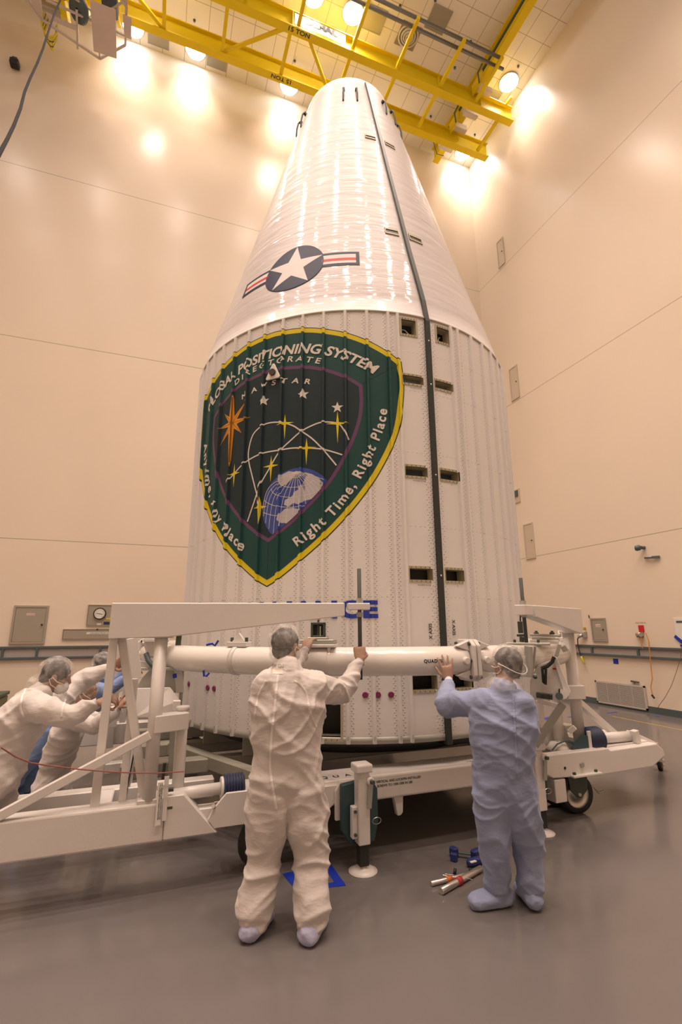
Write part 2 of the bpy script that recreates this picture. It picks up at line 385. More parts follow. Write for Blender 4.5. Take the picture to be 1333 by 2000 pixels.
# small hinge fittings around the foot
ft = MB()
for c in RIBS:
    if -185 < c < -20: p = cylp(c, FZ0+0.035, 0.005); ft.cyl(p, p+V((0, 0, 0.03)), 0.010, 0.004, n=8)
ft.build('foot_fittings', M['steel'], fair)
# cone
cm2 = mat('cone_white', (0.58, 0.545, 0.55), 0.45, spec=0.3, coat=0.38)
nb = NB(cm2); tc = nb.n('ShaderNodeTexCoord'); mp = nb.n('ShaderNodeMapping'); mp.inputs['Scale'].default_value = (0.9, 0.9, 5.0); nb.L(tc.outputs['Object'], mp.inputs['Vector'])
n1 = nb.n('ShaderNodeTexNoise'); n1.inputs['Scale'].default_value = 1.6; n1.inputs['Detail'].default_value = 3; nb.L(mp.outputs[0], n1.inputs['Vector'])
sp = nb.n('ShaderNodeSeparateXYZ'); nb.L(tc.outputs['Object'], sp.inputs[0])
pz = nb.m('PINGPONG', sp.outputs[2], 0.235); ln = nb.m('MULTIPLY', nb.m('MAXIMUM', nb.m('SUBTRACT', 1, nb.m('DIVIDE', pz, 0.012)), 0), 0.10)
n2 = nb.n('ShaderNodeTexNoise'); n2.inputs['Scale'].default_value = 9; n2.inputs['Detail'].default_value = 2; nb.L(mp.outputs[0], n2.inputs['Vector'])
h = nb.m('ADD', nb.m('ADD', n1.outputs['Fac'], ln), nb.m('MULTIPLY', n2.outputs['Fac'], 0.05))
bp = nb.n('ShaderNodeBump'); bp.inputs['Strength'].default_value = 0.5; bp.inputs['Distance'].default_value = 0.022; nb.L(h, bp.inputs['Height']); nb.L(bp.outputs[0], nb.b.inputs['Normal'])
nb.L(bp.outputs[0], nb.b.inputs['Coat Normal'])
mx = nb.n('ShaderNodeMix', data_type='RGBA'); mx.inputs[6].default_value = (0.58, 0.545, 0.55, 1); mx.inputs[7].default_value = (0.50, 0.45, 0.42, 1)
nb.L(nb.m('MULTIPLY', ln, 4), mx.inputs[0]); nb.L(mx.outputs[2], nb.b.inputs['Base Color'])
MB().lathe([(FR+0.004, 4.9)]+[(r, z) for z, r in PROF]+[(PROF[-1][1]-0.06, 10.1), (PROF[-1][1]-0.10, 9.9), (0.3, 9.85)], FC, n=160).build('nose_cone', cm2, fair)
# seam strip
def seam(th0, th1, lift, name, m, z0=0.72):
    s = MB(); pts = [(z0, FR+0.002)]+[(4.86, FR+0.002)]+[(z, r) for z, r in PROF[1:-1]]+[(10.0, 0.725)]
    rows_ = []
    for z, r in pts:
        w = (th1-th0)/2*FR/ max(r, 0.5)*(0.55+0.45*r/FR); cth = (th0+th1)/2
        rows_.append([s.bm.verts.new(cylflat(a_, z, rr)) for a_, rr in ((cth-w, r-0.02), (cth-w, r+lift), (cth+w, r+lift), (cth+w, r-0.02))])
    for A, B in zip(rows_, rows_[1:]):
        for k in range(3): s.bm.faces.new((A[k], A[k+1], B[k+1], B[k]))
    s.bm.faces.new(rows_[0][::-1]); s.bm.faces.new(rows_[-1])
    return s.build(name, m, fair)
seam(-89.75, -88.45, 0.035, 'seam_strip', mat('seam_rubber', (0.028, 0.036, 0.032), 0.45))
seam(-88.5, -88.1, 0.02, 'seam_edge_strip', mat('seam_edge', (0.30, 0.23, 0.16), 0.5))
bl = MB()
for z in (4.62, 4.12, 3.15, 2.17, 1.22): p = cylflat(-89.1, z, FR+0.035); bl.ball(p, 0.011, n=8)
bl.build('seam_bolts', M['steel'], fair)
# door frames
frm = mat('primer_frame', (0.46, 0.41, 0.28), 0.5, var=0.05, vscale=8)
for i, (t0, t1, z0, z1) in enumerate(DOORS):
    full = z1-z0 > 0.14
    db = MB(); ti, zi = (0.5, 0.022)
    def ringpt(t, z, r): return cylflat(t, z, r)
    def strip(ta, tb, za, zb, r0_=FR-0.01, r1_=FR+0.006):
        n = max(2, int((tb-ta)/1.0)); 
        for k in range(n):
            a_ = ta+(tb-ta)*k/n; b_ = ta+(tb-ta)*(k+1)/n
            vs = [ringpt(t_, z_, r_) for r_ in (r0_, r1_) for (t_, z_) in ((a_, za), (b_, za), (b_, zb), (a_, zb))]
            db._add(vs, [(4,5,6,7),(3,2,1,0),(0,1,5,4),(2,3,7,6),(0,4,7,3),(1,2,6,5)])
    strip(t0-(0.55 if full else 0.1), t1+(0.55 if full else -0.5), z1, z1+zi); strip(t0-(0.55 if full else 0.1), t1+(0.55 if full else -0.5), z0-zi, z0)
    if full or True:
        e = 0.55 if full else 0.12
        strip(t0-e, t0, z0, z1); strip(t1, t1+e, z0, z1)
    strip(t0-0.1, t0, z0, z1, FR-0.10, FR); strip(t1, t1+0.1, z0, z1, FR-0.10, FR); strip(t0, t1, z1, z1+0.004, FR-0.10, FR); strip(t0, t1, z0-0.004, z0, FR-0.10, FR)
    fo = db.build('access_door', frm, fair)
    sb = MB()
    for k in range(5):
        for z_ in (z0-zi/2, z1+zi/2): sb.ball(cylflat(t0+(t1-t0)*(k+0.4)/5, z_, FR+0.007), 0.0045, n=6)
    OFF[fo.name] = V((FX, FY, FZ0))
    sb.build('screws', M['ink'], fo)
    if z1-z0 > 0.14 and z0 > 4:
        p0, p1 = cylflat(t0+0.3, z0+0.10, FR-0.08), cylflat(t0+2.9, z0+0.01, FR-0.03)
        if t0 > -90: p0, p1 = cylflat(t0+0.9, z0+0.01, FR-0.03), cylflat(t0+3.0, z0+0.11, FR-0.08)
        MB().tube([p0, (p0+p1)/2+V((0, 0, 0.03)), p1], 0.004).build('wire', M['label'], fo)
# added liner keeps light out; its dark colour stands for shade in the hollow
MB().lathe([(0.01, FZ0+0.02), (FR-0.125, FZ0+0.02), (FR-0.125, 4.88), (0.01, 4.88)], FC, n=96).build('shade_liner', mat('shade_liner', (0.05, 0.05, 0.045), 0.7), fair)

# ---- painted decals follow ribs
BK = sorted({round(c+d, 3) for c in RIBS for d in (-RW0, -RW1, RW1, RW0)} | {-60-2.0*k for k in range(70)})
def decal(name, items, mats, mapper, sper, breaks, parent):
    bm = bmesh.new()
    for lay, mi, vs, fs in items:
        t = bmesh.new(); bv = [t.verts.new((x, y, 0)) for x, y in vs]
        for f in fs:
            try: t.faces.new([bv[i] for i in f])
            except ValueError: pass
        bmesh.ops.triangulate(t, faces=t.faces)
        xs = [v.co.x for v in t.verts]; lo, hi = min(xs), max(xs)
        for b in breaks:
            s_ = sper(b)
            if lo < s_ < hi: bmesh.ops.bisect_plane(t, geom=t.verts[:]+t.edges[:]+t.faces[:], plane_co=(s_, 0, 0), plane_no=(1, 0, 0), dist=1e-5)
        bmesh.ops.triangulate(t, faces=t.faces)
        if lay == 0:
            ys = [v.co.y for v in t.verts]; y = min(ys)+0.3
            while y < max(ys): bmesh.ops.bisect_plane(t, geom=t.verts[:]+t.edges[:]+t.faces[:], plane_co=(0, y, 0), plane_no=(0, 1, 0), dist=1e-5); y += 0.3
        mpv = {v: bm.verts.new(mapper(v.co.x, v.co.y, 0.0012+0.0011*lay)) for v in t.verts}
        for f in t.faces:
            try: nf = bm.faces.new([mpv[v] for v in f.verts])
            except ValueError: continue
            nf.material_index = mi
            c = nf.calc_center_median()-FC; nf.normal_update()
            if nf.normal.x*c.x+nf.normal.y*c.y < 0: nf.normal_flip()
        t.free()
    o = MB(); o.bm.free(); o.bm = bm
    return o.build(name, mats, parent, fixn=False)
DEG = FR*PI/180; TH0 = -134.3
def s2t(s): return TH0+s/DEG
def emap(s, z, l): return cylp(s2t(s), z, l)
def sper(b): return (b-TH0)*DEG
def spline(pts, n=6):
    out = []
    for i in range(len(pts)-1):
        p0, p1, p2, p3 = pts[max(0, i-1)], pts[i], pts[i+1], pts[min(len(pts)-1, i+2)]
        for k in range(n):
            t = k/n; out.append(tuple(0.5*((2*p1[j])+(-p0[j]+p2[j])*t+(2*p0[j]-5*p1[j]+4*p2[j]-p3[j])*t*t+(-p0[j]+3*p1[j]-3*p2[j]+p3[j])*t**3) for j in (0, 1)))
    return out+[tuple(pts[-1])]
topR = [(0, 4.775), (0.35, 4.745), (0.55, 4.705), (0.79, 4.64), (1.0, 4.555), (1.2, 4.445), (1.345, 4.34)]
sideR = [(1.345, 4.34), (1.365, 4.1), (1.35, 3.90), (1.305, 3.63), (1.23, 3.42), (1.12, 3.2), (0.99, 2.99), (0.79, 2.735), (0.56, 2.5), (0.32, 2.30), (0.12, 2.155), (0, 2.09)]
itop = [(0, 4.335), (0.35, 4.295), (0.56, 4.24), (0.77, 4.15), (0.925, 4.05)]
iside = [(0.925, 4.05), (0.93, 3.88), (0.91, 3.70), (0.84, 3.48), (0.71, 3.21), (0.56, 2.99), (0.32, 2.75), (0.14, 2.61), (0, 2.525)]
def outline(tp, sd):
    r = spline(tp)+spline(sd)[1:]; return r+[(-x, y) for x, y in r[1:-1]][::-1]
def inset(poly, d):
    n = len(poly); out = []
    for i in range(n):
        a, b, c = V(poly[i-1]), V(poly[i]), V(poly[(i+1) % n]); e1, e2 = (b-a), (c-b)
        if e1.length < 1e-6: e1 = e2
        if e2.length < 1e-6: e2 = e1
        n1 = V((e1.y, -e1.x)).normalized(); n2 = V((e2.y, -e2.x)).normalized(); nn = (n1+n2).normalized()
        out.append(tuple(b+nn*d/max(0.5, nn.dot(n1))))
    return out
O1 = outline(topR, sideR); I1 = outline(itop, iside)
def poly(p): return (list(p), [tuple(range(len(p)))])
items = []
def add(lay, mi, p): items.append((lay, mi, *poly(p)))
def ribbon(pts, w):                            # a painted line of width w
    L_, R_ = [], []
    for i, p in enumerate(pts):
        a, b = V(pts[max(0, i-1)]), V(pts[min(len(pts)-1, i+1)]); d = (b-a).normalized(); nn = V((-d.y, d.x))*w/2
        L_.append(tuple(V(p)+nn)); R_.append(tuple(V(p)-nn))
    vs = L_+R_; n = len(pts); return vs, [(i, i+1, n+i+1, n+i) for i in range(n-1)]
EM = [mat('emblem_black', (0.012, 0.016, 0.014), 0.45), mat('emblem_yellow', (0.74, 0.60, 0.01), 0.4), mat('emblem_green', (0.012, 0.066, 0.062), 0.5, spec=0.3),
      mat('emblem_purple', (0.13, 0.05, 0.14), 0.4), mat('emblem_dark', (0.014, 0.032, 0.040), 0.5, spec=0.3), mat('emblem_cream', (0.72, 0.68, 0.62), 0.4),
      mat('emblem_orange', (0.70, 0.29, 0.015), 0.4), mat('emblem_blue', (0.035, 0.075, 0.33), 0.4), mat('emblem_land', (0.50, 0.48, 0.52), 0.4), mat('emblem_brown', (0.25, 0.10, 0.01), 0.4)]
add(0, 0, inset(O1, -0.010)); add(1, 1, O1); add(2, 2, inset(O1, 0.05)); add(3, 3, inset(I1, -0.018)); add(4, 4, inset(I1, 0.018))
for sg in (-1, 1): items.append((3, 0, *ribbon([(sg*0.94, 4.07), (sg*1.31, 4.30)], 0.006)))
items.append((3, 0, *ribbon([(0, 2.5), (0, 2.15)], 0.005)))
def inside(p, poly_):
    x, y = p; c = False; n = len(poly_)
    for i in range(n):
        (x1, y1), (x2, y2) = poly_[i], poly_[i-1]
        if (y1 > y) != (y2 > y) and x < (x2-x1)*(y-y1)/(y2-y1)+x1: c = not c
    return c
I2 = inset(I1, 0.02)
def E4(cx, cy): return oncyl_s(370+cx*.375, 600+cy*.375)
def oncyl_s(x, y):
    d = ray(x, y); a_ = d.x**2+d.y**2; b_ = -2*(d.x*FX+d.y*FY); c_ = FX**2+FY**2-FR**2; s_ = (-b_-math.sqrt(b_*b_-4*a_*c_))/2/a_
    p = EYE+d*s_; return ((math.degrees(math.atan2(p.y-FY, p.x-FX))-TH0)*DEG, p.z)
def star(c, R, n=5, ri=0.4, rot=PI/2, sy=1.0):
    return [(c[0]+(R if k % 2 == 0 else R*ri)*math.cos(rot+PI*k/n), c[1]+(R*sy if k % 2 == 0 else R*sy*ri)*math.sin(rot+PI*k/n)) for k in range(2*n)]
for c in ((393,492), (595,457), (772,524)): add(6, 5, star(E4(*c), 0.062))
def orbit(pts): items.append((6, 5, *ribbon([p for p in spline([E4(*q) for q in pts], 8) if inside(p, I2)], 0.014)))
orbit([(838,705),(805,640),(773,607),(698,600),(640,618),(582,650),(530,695),(470,755),(420,840),(370,930),(335,1030),(303,1125)])
orbit([(773,832),(700,745),(640,685),(582,645),(540,618),(480,602),(425,603),(380,620),(335,665),(313,740),(312,800),(330,880),(350,960),(372,1043)])
orbit([(806,773),(700,742),(612,735),(540,735),(475,745),(375,765),(290,812),(237,868),(205,910),(195,980)])
def spark(c, w, up_, dn):
    x, y = E4(*c); k = 0.013
    add(7, 1, [(x-w, y), (x-k, y+k), (x, y+up_), (x+k, y+k), (x+w, y), (x+k, y-k), (x, y-dn), (x-k, y-k)])
for c, w_, u_, d_ in (((500,607),.10,.10,.17), ((773,607),.115,.13,.21), ((612,735),.10,.105,.175), ((428,828),.095,.11,.17), ((237,868),.085,.11,.15), ((372,1043),.08,.11,.18)): spark(c, w_, u_, d_)
# eight-pointed star
cx_, cy_ = E4(228, 605); R8 = [0.30, 0.25, 0.23, 0.20, 0.46, 0.24, 0.22, 0.24]; st = []
R8 = [0.33, 0.30, 0.27, 0.215, 0.50, 0.30, 0.25, 0.22]
for k in range(8):
    a_ = PI/2-k*PI/4; st.append((cx_+R8[k]*math.cos(a_), cy_+R8[k]*math.sin(a_))); b_ = a_-PI/8; st.append((cx_+0.075*math.cos(b_), cy_+0.075*math.sin(b_)))
add(6, 6, st)
for k in range(8):
    a_ = PI/2-k*PI/4; items.append((7, 9, *ribbon([(cx_, cy_), (cx_+R8[k]*0.9*math.cos(a_), cy_+R8[k]*0.9*math.sin(a_))], 0.006)))
# globe clipped by the inner shield
gx, gy, gr = 0.295, 2.845, 0.372
circ = [(gx+gr*math.cos(t*PI/36), gy+gr*math.sin(t*PI/36)) for t in range(72)]
def clip(p, cl):                               # keep the part of p inside the convex-ish outline cl (cl is clockwise)
    out = list(p); n = len(cl)
    for i in range(n):
        a_, b_ = cl[i], cl[(i+1) % n]
        if (a_[0]-b_[0])**2+(a_[1]-b_[1])**2 < 1e-12: continue
        def sd(q): return (b_[0]-a_[0])*(q[1]-a_[1])-(b_[1]-a_[1])*(q[0]-a_[0])
        new = []
        for j in range(len(out)):
            P, Q = out[j-1], out[j]; sp_, sq = sd(P), sd(Q)
            if (sp_ <= 0) != (sq <= 0): t_ = sp_/(sp_-sq); new.append((P[0]+(Q[0]-P[0])*t_, P[1]+(Q[1]-P[1])*t_))
            if sq <= 0: new.append(Q)
        out = new
        if not out: break
    return out
CL = inset(I1, 0.02)
def addc(lay, mi, p):
    q = clip(p, CL)
    if len(q) > 2: add(lay, mi, q)
addc(5, 7, circ)
def land(pts, m=8):
    addc(6, m, [E4(*q) for q in pts])
land([(472,880),(520,855),(560,860),(552,880),(505,925),(480,935),(470,905)])                                   # Greenland side
land([(570,950),(590,925),(620,900),(650,920),(690,950),(680,985),(640,1000),(600,1010),(575,1030),(545,1020),(520,1040),(495,1030),(500,1005),(540,985),(545,965)])   # Europe
land([(590,925),(610,880),(650,885),(700,925),(690,960),(640,930),(620,950),(605,970),(592,965)])
land([(620,880),(600,860),(640,870),(680,895),(700,925),(660,925)])
land([(470,1080),(500,1050),(540,1045),(580,1055),(600,1070),(560,1100),(520,1125),(480,1125),(462,1110)])        # North Africa
land([(535,985),(548,975),(552,990),(540,1000)])
def gridline(pts): 
    pts = [p for p in pts if inside(p, CL) and (p[0]-gx)**2+(p[1]-gy)**2 < (gr*0.995)**2]
    if len(pts) > 2: items.append((7, 5, *ribbon(pts, 0.0045)))
pole = (0.285, 3.185)
for k in range(16):
    a_ = -PI*0.02-PI*k/15*0.96; e = (gx+gr*math.cos(a_*1.0), gy+gr*math.sin(a_)); bx = (e[0]-pole[0])*0.30
    gridline(spline([pole, ((pole[0]+e[0])/2+bx, (pole[1]+e[1])/2+0.05), e], 10))
for k, rr in enumerate((0.07, 0.16, 0.25, 0.34, 0.42)):
    gridline([(pole[0]+rr*1.05*math.cos(t*PI/24), pole[1]-0.02-rr*0.22+rr*0.42*math.sin(t*PI/24)-k*0.04) for t in range(-24, 1)] )
# lettering along paths
def pathtext(s_, pts, size, lay, mi, bold=0, shear=0, spacing=1.0, full=True, n=14):
    pp = spline(pts, n); L_ = [0]
    for a_, b_ in zip(pp, pp[1:]): L_.append(L_[-1]+math.hypot(b_[0]-a_[0], b_[1]-a_[1]))
    vs, fs = text_polys(s_, size, bold, shear, 'LEFT', spacing); x0 = min(v[0] for v in vs); x1 = max(v[0] for v in vs); k = L_[-1]/(x1-x0)
    out = []
    for x, y in vs:
        t = (x-x0)*k; i = 0
        while i < len(L_)-2 and L_[i+1] < t: i += 1
        a_, b_ = pp[i], pp[i+1]; e = (t-L_[i])/max(1e-9, L_[i+1]-L_[i]); px, py = a_[0]+(b_[0]-a_[0])*e, a_[1]+(b_[1]-a_[1])*e
        a2, b2 = pp[max(0, i-4)], pp[min(len(pp)-1, i+5)]; d = V((b2[0]-a2[0], b2[1]-a2[1])).normalized()
        out.append((px-d.y*y, py+d.x*y))
    items.append((lay, mi, out, fs))
pathtext('GLOBAL POSITIONING SYSTEM', [(-1.085, 4.165), (-0.80, 4.315), (-0.45, 4.425), (-0.1, 4.475), (0.2, 4.472), (0.5, 4.425), (0.80, 4.32), (1.07, 4.175)], 0.150, 6, 5, bold=0.0045, shear=0.18)
pathtext('D I R E C T O R A T E', [(-0.535, 4.30), (-0.25, 4.375), (0.0, 4.395), (0.25, 4.375), (0.52, 4.31)], 0.088, 6, 5, bold=0.002, shear=0.12)
pathtext('N  A  V  S  T  A  R', [(-0.41, 4.095), (-0.2, 4.14), (0, 4.155), (0.2, 4.14), (0.415, 4.095)], 0.078, 6, 5, bold=0.0017, shear=0.1)
pathtext('Right Time, Right Place', [(0.31, 2.44), (0.56, 2.63), (0.75, 2.83), (0.90, 3.06), (1.05, 3.36), (1.15, 3.62), (1.185, 3.80)], 0.135, 6, 5, bold=0.0038, spacing=1.25)
pathtext('Anytime, Any Place', [(-1.185, 3.80), (-1.15, 3.62), (-1.05, 3.36), (-0.90, 3.06), (-0.75, 2.83), (-0.56, 2.63), (-0.31, 2.44)], 0.135, 6, 5, bold=0.0038, spacing=1.25)
decal('shield_emblem', items, EM, emap, sper, BK, fair)
# ---- roundel on the cone
items = []; RT0 = -131.8; RD = 1.875*PI/180
def cmap(s_, z, l): t = math.radians(RT0+s_/RD); r = rcone(z)+l+0.003; return V((FX+r*math.cos(t), FY+r*math.sin(t), z))
cz, R_ = 5.725, 0.372
def rect(x0, x1, y0, y1): return [(x0, y0), (x1, y0), (x1, y1), (x0, y1)]
bh = R_*0.25; bw = R_/9
add(0, 0, [(R_*math.cos(t*PI/40), cz+R_*math.sin(t*PI/40)) for t in range(80)])
add(0, 0, rect(-2*R_-bw*0.6, 2*R_+bw*0.6, cz+0.002-bh-bw*0.3, cz+bh+bw*0.9))
for sg in (-1, 1):
    xa, xb = sorted((sg*R_*0.93, sg*(2*R_-bw*0.35))); add(1, 1, rect(xa, xb, cz-bh+bw*0.7, cz+bh-bw*0.1)); add(2, 2, rect(xa, xb, cz-0.018, cz+0.024))
add(3, 1, star((0, cz+0.0), R_*0.98, 5, 0.382))
# keep the bars out of the disc
add(2, 0, [(R_*0.985*math.cos(t*PI/40), cz+R_*0.985*math.sin(t*PI/40)) for t in range(80)])
decal('star_roundel', items, [M['navy'], mat('roundel_white', (0.66, 0.62, 0.62), 0.5, spec=0.2), M['red']], cmap, lambda b: (b-RT0)*RD, [-60-1.5*k for k in range(90)], fair)
# ---- blue letters and axis marks
items = []
def word(s_, th, z, size, mi, bold=0, vert=0, spacing=1.0, align='LEFT', wide=1.0):
    vs, fs = text_polys(s_, size, bold, 0, align, spacing); s0 = (th-TH0)*DEG
    items.append((6, mi, [((s0+x*wide, z+y) if not vert else (s0-vert*y, z+vert*x)) for x, y in vs], fs))
word('ALLIANCE', -105.8, 1.795, 0.20, 0, bold=0.010, align='RIGHT', spacing=1.1, wide=1.35)
word('LAUNCH', -145, 1.795, 0.20, 0, bold=0.010, align='RIGHT', spacing=1.1, wide=0.95)
word('X AXIS', -92.0, 1.60, 0.045, 1, vert=1, bold=0.001); word('X AXIS', -86.0, 1.77, 0.045, 1, vert=-1, bold=0.001)
for (t0, t1, z0, z1) in DOORS[2:8:2]: word('ACCESS DOOR', t0+2.0, z0-0.055, 0.02, 1)
for (t0, t1, z0, z1) in DOORS[1:8:2]: word('12', t0+3.2, z0-0.055, 0.02, 1)
items_l = items
decal('stencil_lettering', items_l, [M['bluep'], M['ink']], emap, sper, BK, fair)
# ---- pink plugs
pk = mat('plug_magenta', (0.22, 0.02, 0.09), 0.5)
for th_ in (-109.1, -106.1, -103.0, -154.4, -151.4, -166.8, -168.6):
    p = cylflat(th_, 1.142, FR); n_ = (p-V((FX, FY, 1.142))).normalized(); MB().cyl(p-n_*0.01, p+n_*0.012, 0.026, n=18).build('port_plug', pk, fair, bevel=0.003)
# ---- triangular sensor bracket on the emblem
p = cylflat(s2t(E4(445, 343)[0]), 4.30, FR+0.028); n_ = (p-V((FX, FY, p.z))).normalized(); sx = V((0, 0, 1)).cross(n_); tr = MB()
tri = [(-0.085, -0.075), (-0.075, -0.09), (0.075, -0.09), (0.085, -0.075), (0.012, 0.085), (-0.012, 0.085)]
tr.prism(tri, p, sx, V((0, 0, 1)), 0.02); tro = tr.build('sensor_bracket', M['label'], fair, bevel=0.004); OFF[tro.name] = V((FX, FY, FZ0))
MB().cyl(p+n_*0.008-V((0,0,0.02)), p+n_*0.03-V((0,0,0.02)), 0.036, n=20).build('sensor_boss', mat('sensor_brown', (0.05, 0.035, 0.03), 0.5), tro)
# ---- cone doors and handles
for (t0, t1, z0, z1) in ((-100.0,-92.3,8.34,8.43), (-85.2,-77.2,8.33,8.42), (-97.4,-91.6,6.25,6.36), (-86.9,-80.7,6.25,6.36)):
    db = MB(); mb = MB(); n = 6
    for k in range(n):
        a_ = t0+(t1-t0)*k/n; b_ = t0+(t1-t0)*(k+1)/n
        def slab(q, ta, tb, za, zb, l0, l1):
            vs = [cylflat(t_, z_, rcone(z_)+l_) for l_ in (l0, l1) for (t_, z_) in ((ta, za), (tb, za), (tb, zb), (ta, zb))]
            q._add(vs, [(4,5,6,7),(3,2,1,0),(0,1,5,4),(2,3,7,6),(0,4,7,3),(1,2,6,5)])
        slab(db, a_, b_, z1-0.03, z1, -0.01, 0.012); slab(db, a_, b_, z0, z0+0.02, -0.01, 0.012); slab(mb, a_, b_, z0+0.02, z1-0.03, -0.01, 0.004)
    slab(db, t0, t0+0.3, z0, z1, -0.01, 0.012); slab(db, t1-0.3, t1, z0, z1, -0.01, 0.012)
    fo = db.build('access_door', frm, fair); OFF[fo.name] = V((FX, FY, FZ0)); mb.build('door_recess', mat('recess_olive', (0.06, 0.055, 0.035), 0.5), fo)
for th_ in (-116.0, -102.6, -71.0, -57.0, -166.0, -177.0, -40, 10, 60, 100, 140):
    hb = MB(); zt_, zb_ = 9.66, 9.36
    def hp(z, l, dt=0): return cylflat(th_+dt, z, rcone(z)+l*0.8)
    hb.bar(hp(zt_, -0.01), hp(zt_+0.02, 0.05), 0.035, 0.04); hb.tube([hp(zt_+0.01, 0.05), hp(zt_-0.03, 0.065), hp(9.5, 0.05), hp(zb_, 0.01), hp(zb_-0.02, -0.01)], 0.013)
    hb.build('lifting_handle', M['ink'], fair)
# ================================================================ BRIDGE CRANE
Yl = M['yellow']
crane = thing('bridge_crane', 'yellow overhead bridge crane marked 15 TON spanning below the ceiling', 'overhead crane', (2.0, 9.9, 16.95))
def ibeam(mb, x0, x1, yc, zb, w=0.2, h=0.56, t=0.03, wt=0.03):
    mb.span((x0, yc-w/2, zb), (x1, yc+w/2, zb+t)); mb.span((x0, yc-w/2, zb+h-t), (x1, yc+w/2, zb+h)); mb.span((x0, yc-wt/2, zb+t), (x1, yc+wt/2, zb+h-t))
gA = MB(); ibeam(gA, -5.2, 9.2, 9.27, 16.95, 0.21); 
for x in (-4, -2.4, -0.8, 0.8, 2.15, 3.85, 5.2, 6.55, 8.0): gA.span((x-0.01, 9.17, 16.98), (x+0.01, 9.26, 17.48))
gA = gA.build('bridge_girder', Yl, crane)
gB = MB(); ibeam(gB, -5.2, 9.2, 10.52, 16.95, 0.21); gB = gB.build('bridge_girder', Yl, crane)
for x in (-1.0, 0.5, 2.13, 3.82, 5.2, 6.55, 8.76): MB().bar((x, 9.36, 17.02), (x, 10.43, 17.02), 0.09, 0.08).build('cross_brace', Yl, crane)
for a_, b_ in (((0.55, 10.43), (1.95, 9.36)), ((2.65, 9.36), (3.55, 10.43)), ((-2.4, 9.36), (-1.05, 10.43))): MB().bar((*a_, 17.03), (*b_, 17.03), 0.085, 0.06).build('diagonal_brace', Yl, crane)
for x in (3.82, 5.17, 6.57, 2.3, 0.9, 7.8): MB().bar((x, 9.17, 17.06), (x, 7.93, 17.06), 0.085, 0.09).build('walkway_bracket', Yl, crane)
MB().bar((8.95, 9.17, 17.5), (8.98, 8.93, 17.5), 0.07, 0.09).build('walkway_bracket', Yl, crane)
pg = mat('conduit_grey', (0.20, 0.20, 0.20), 0.4, metal=0.4)
for y in (8.0, 8.21): MB().cyl((-3.0, y, 17.13), (7.85 if y < 8.1 else 8.05, y, 17.13), 0.045, n=12).build('conductor_pipe', pg, crane)
s = MB(); s.box((2.9, 9.16, 17.23), (1.42, 0.006, 0.36)); so = s.build('sign_plate', mat('sign_white', (0.85, 0.84, 0.82), 0.4), gA)
OFF[so.name] = OFF[gA.name]
s = MB(); add_text(s, 'DEMAG', (2.95, 9.154, 17.22), (1, 0, 0), (0, 0, 1), 0.27, bold=0.018, shear=0.0, lift=0.004)
s.build('sign_lettering', M['ink'], gA)
s = MB(); add_text(s, 'CRANES HOISTS SERVICE', (3.0, 9.154, 17.10), (1, 0, 0), (0, 0, 1), 0.075, lift=0.004); s.build('small_sign_lettering', mat('sign_red', (0.5, 0.15, 0.13), 0.5), gA)
s = MB(); add_text(s, '15 TON', (2.33, 9.23, 16.95), (1, 0, 0), (0, -1, 0), 0.16, bold=0.004, lift=0.0, fn=lambda x, y: V((2.33+x*1.1, 9.235-y, 16.947)) if False else V((2.33+x*1.1, 9.30-y*0.9-0.0, 16.947)).lerp(V((2.33+x*1.1, 9.24+y*0.0, 16.947)), 0.0)); o = s.build('capacity_lettering', M['ink'], gA)
s = MB(); add_text(s, '15 TON', (0, 0, 0), (1, 0, 0), (0, 1, 0), 0.16, bold=0.004, fn=lambda x, y: V((2.17-x*1.1, 10.46+y*0.9, 16.947))); s.build('capacity_lettering', M['ink'], gB)
# runway beam and end carriages
rw = thing('crane_runway', 'yellow crane runway beam fixed below the ceiling along the right wall', 'crane runway', (7.98, 1.3, 17.6))
r_ = MB(); r_.span((7.87, -8.9, 17.6), (8.08, 11.72, 17.64)); r_.span((7.955, -8.9, 17.64), (7.99, 11.72, 18.16)); r_.span((7.87, -8.9, 18.13), (8.08, 11.72, 18.17)); r_.build('runway_beam', Yl, rw)
MB().span((7.80, -8.9, 17.72), (7.84, 11.0, 17.80)).build('conductor_rail', M['green'], rw)
mw = mat('trolley_white', (0.68, 0.60, 0.52), 0.5)
for (yy, sx) in ((9.02, 0), (10.25, -0.05), (10.95, -0.1), (9.75, 0.02)):
    MB().box((8.02+sx, yy, 17.42), (0.50, 0.17, 0.20)).build('end_carriage_box', mw, crane, bevel=0.015)
for yy in (8.98, 10.2):
    MB().span((7.7, yy-0.3, 17.25), (7.74, yy+0.2, 17.6)).build('collector_frame', Yl, crane)
    MB().tube([(7.66, yy-0.2, 17.2), (7.6, yy-0.25, 17.5), (7.7, yy-0.35, 17.75)], 0.022).build('collector_arm', M['slate'], crane)
MB().tube([(7.2, 10.62, 17.0), (7.5, 10.9, 16.9), (7.8, 10.95, 17.0)], 0.012).build('hanging_wire', M['slate'], crane)
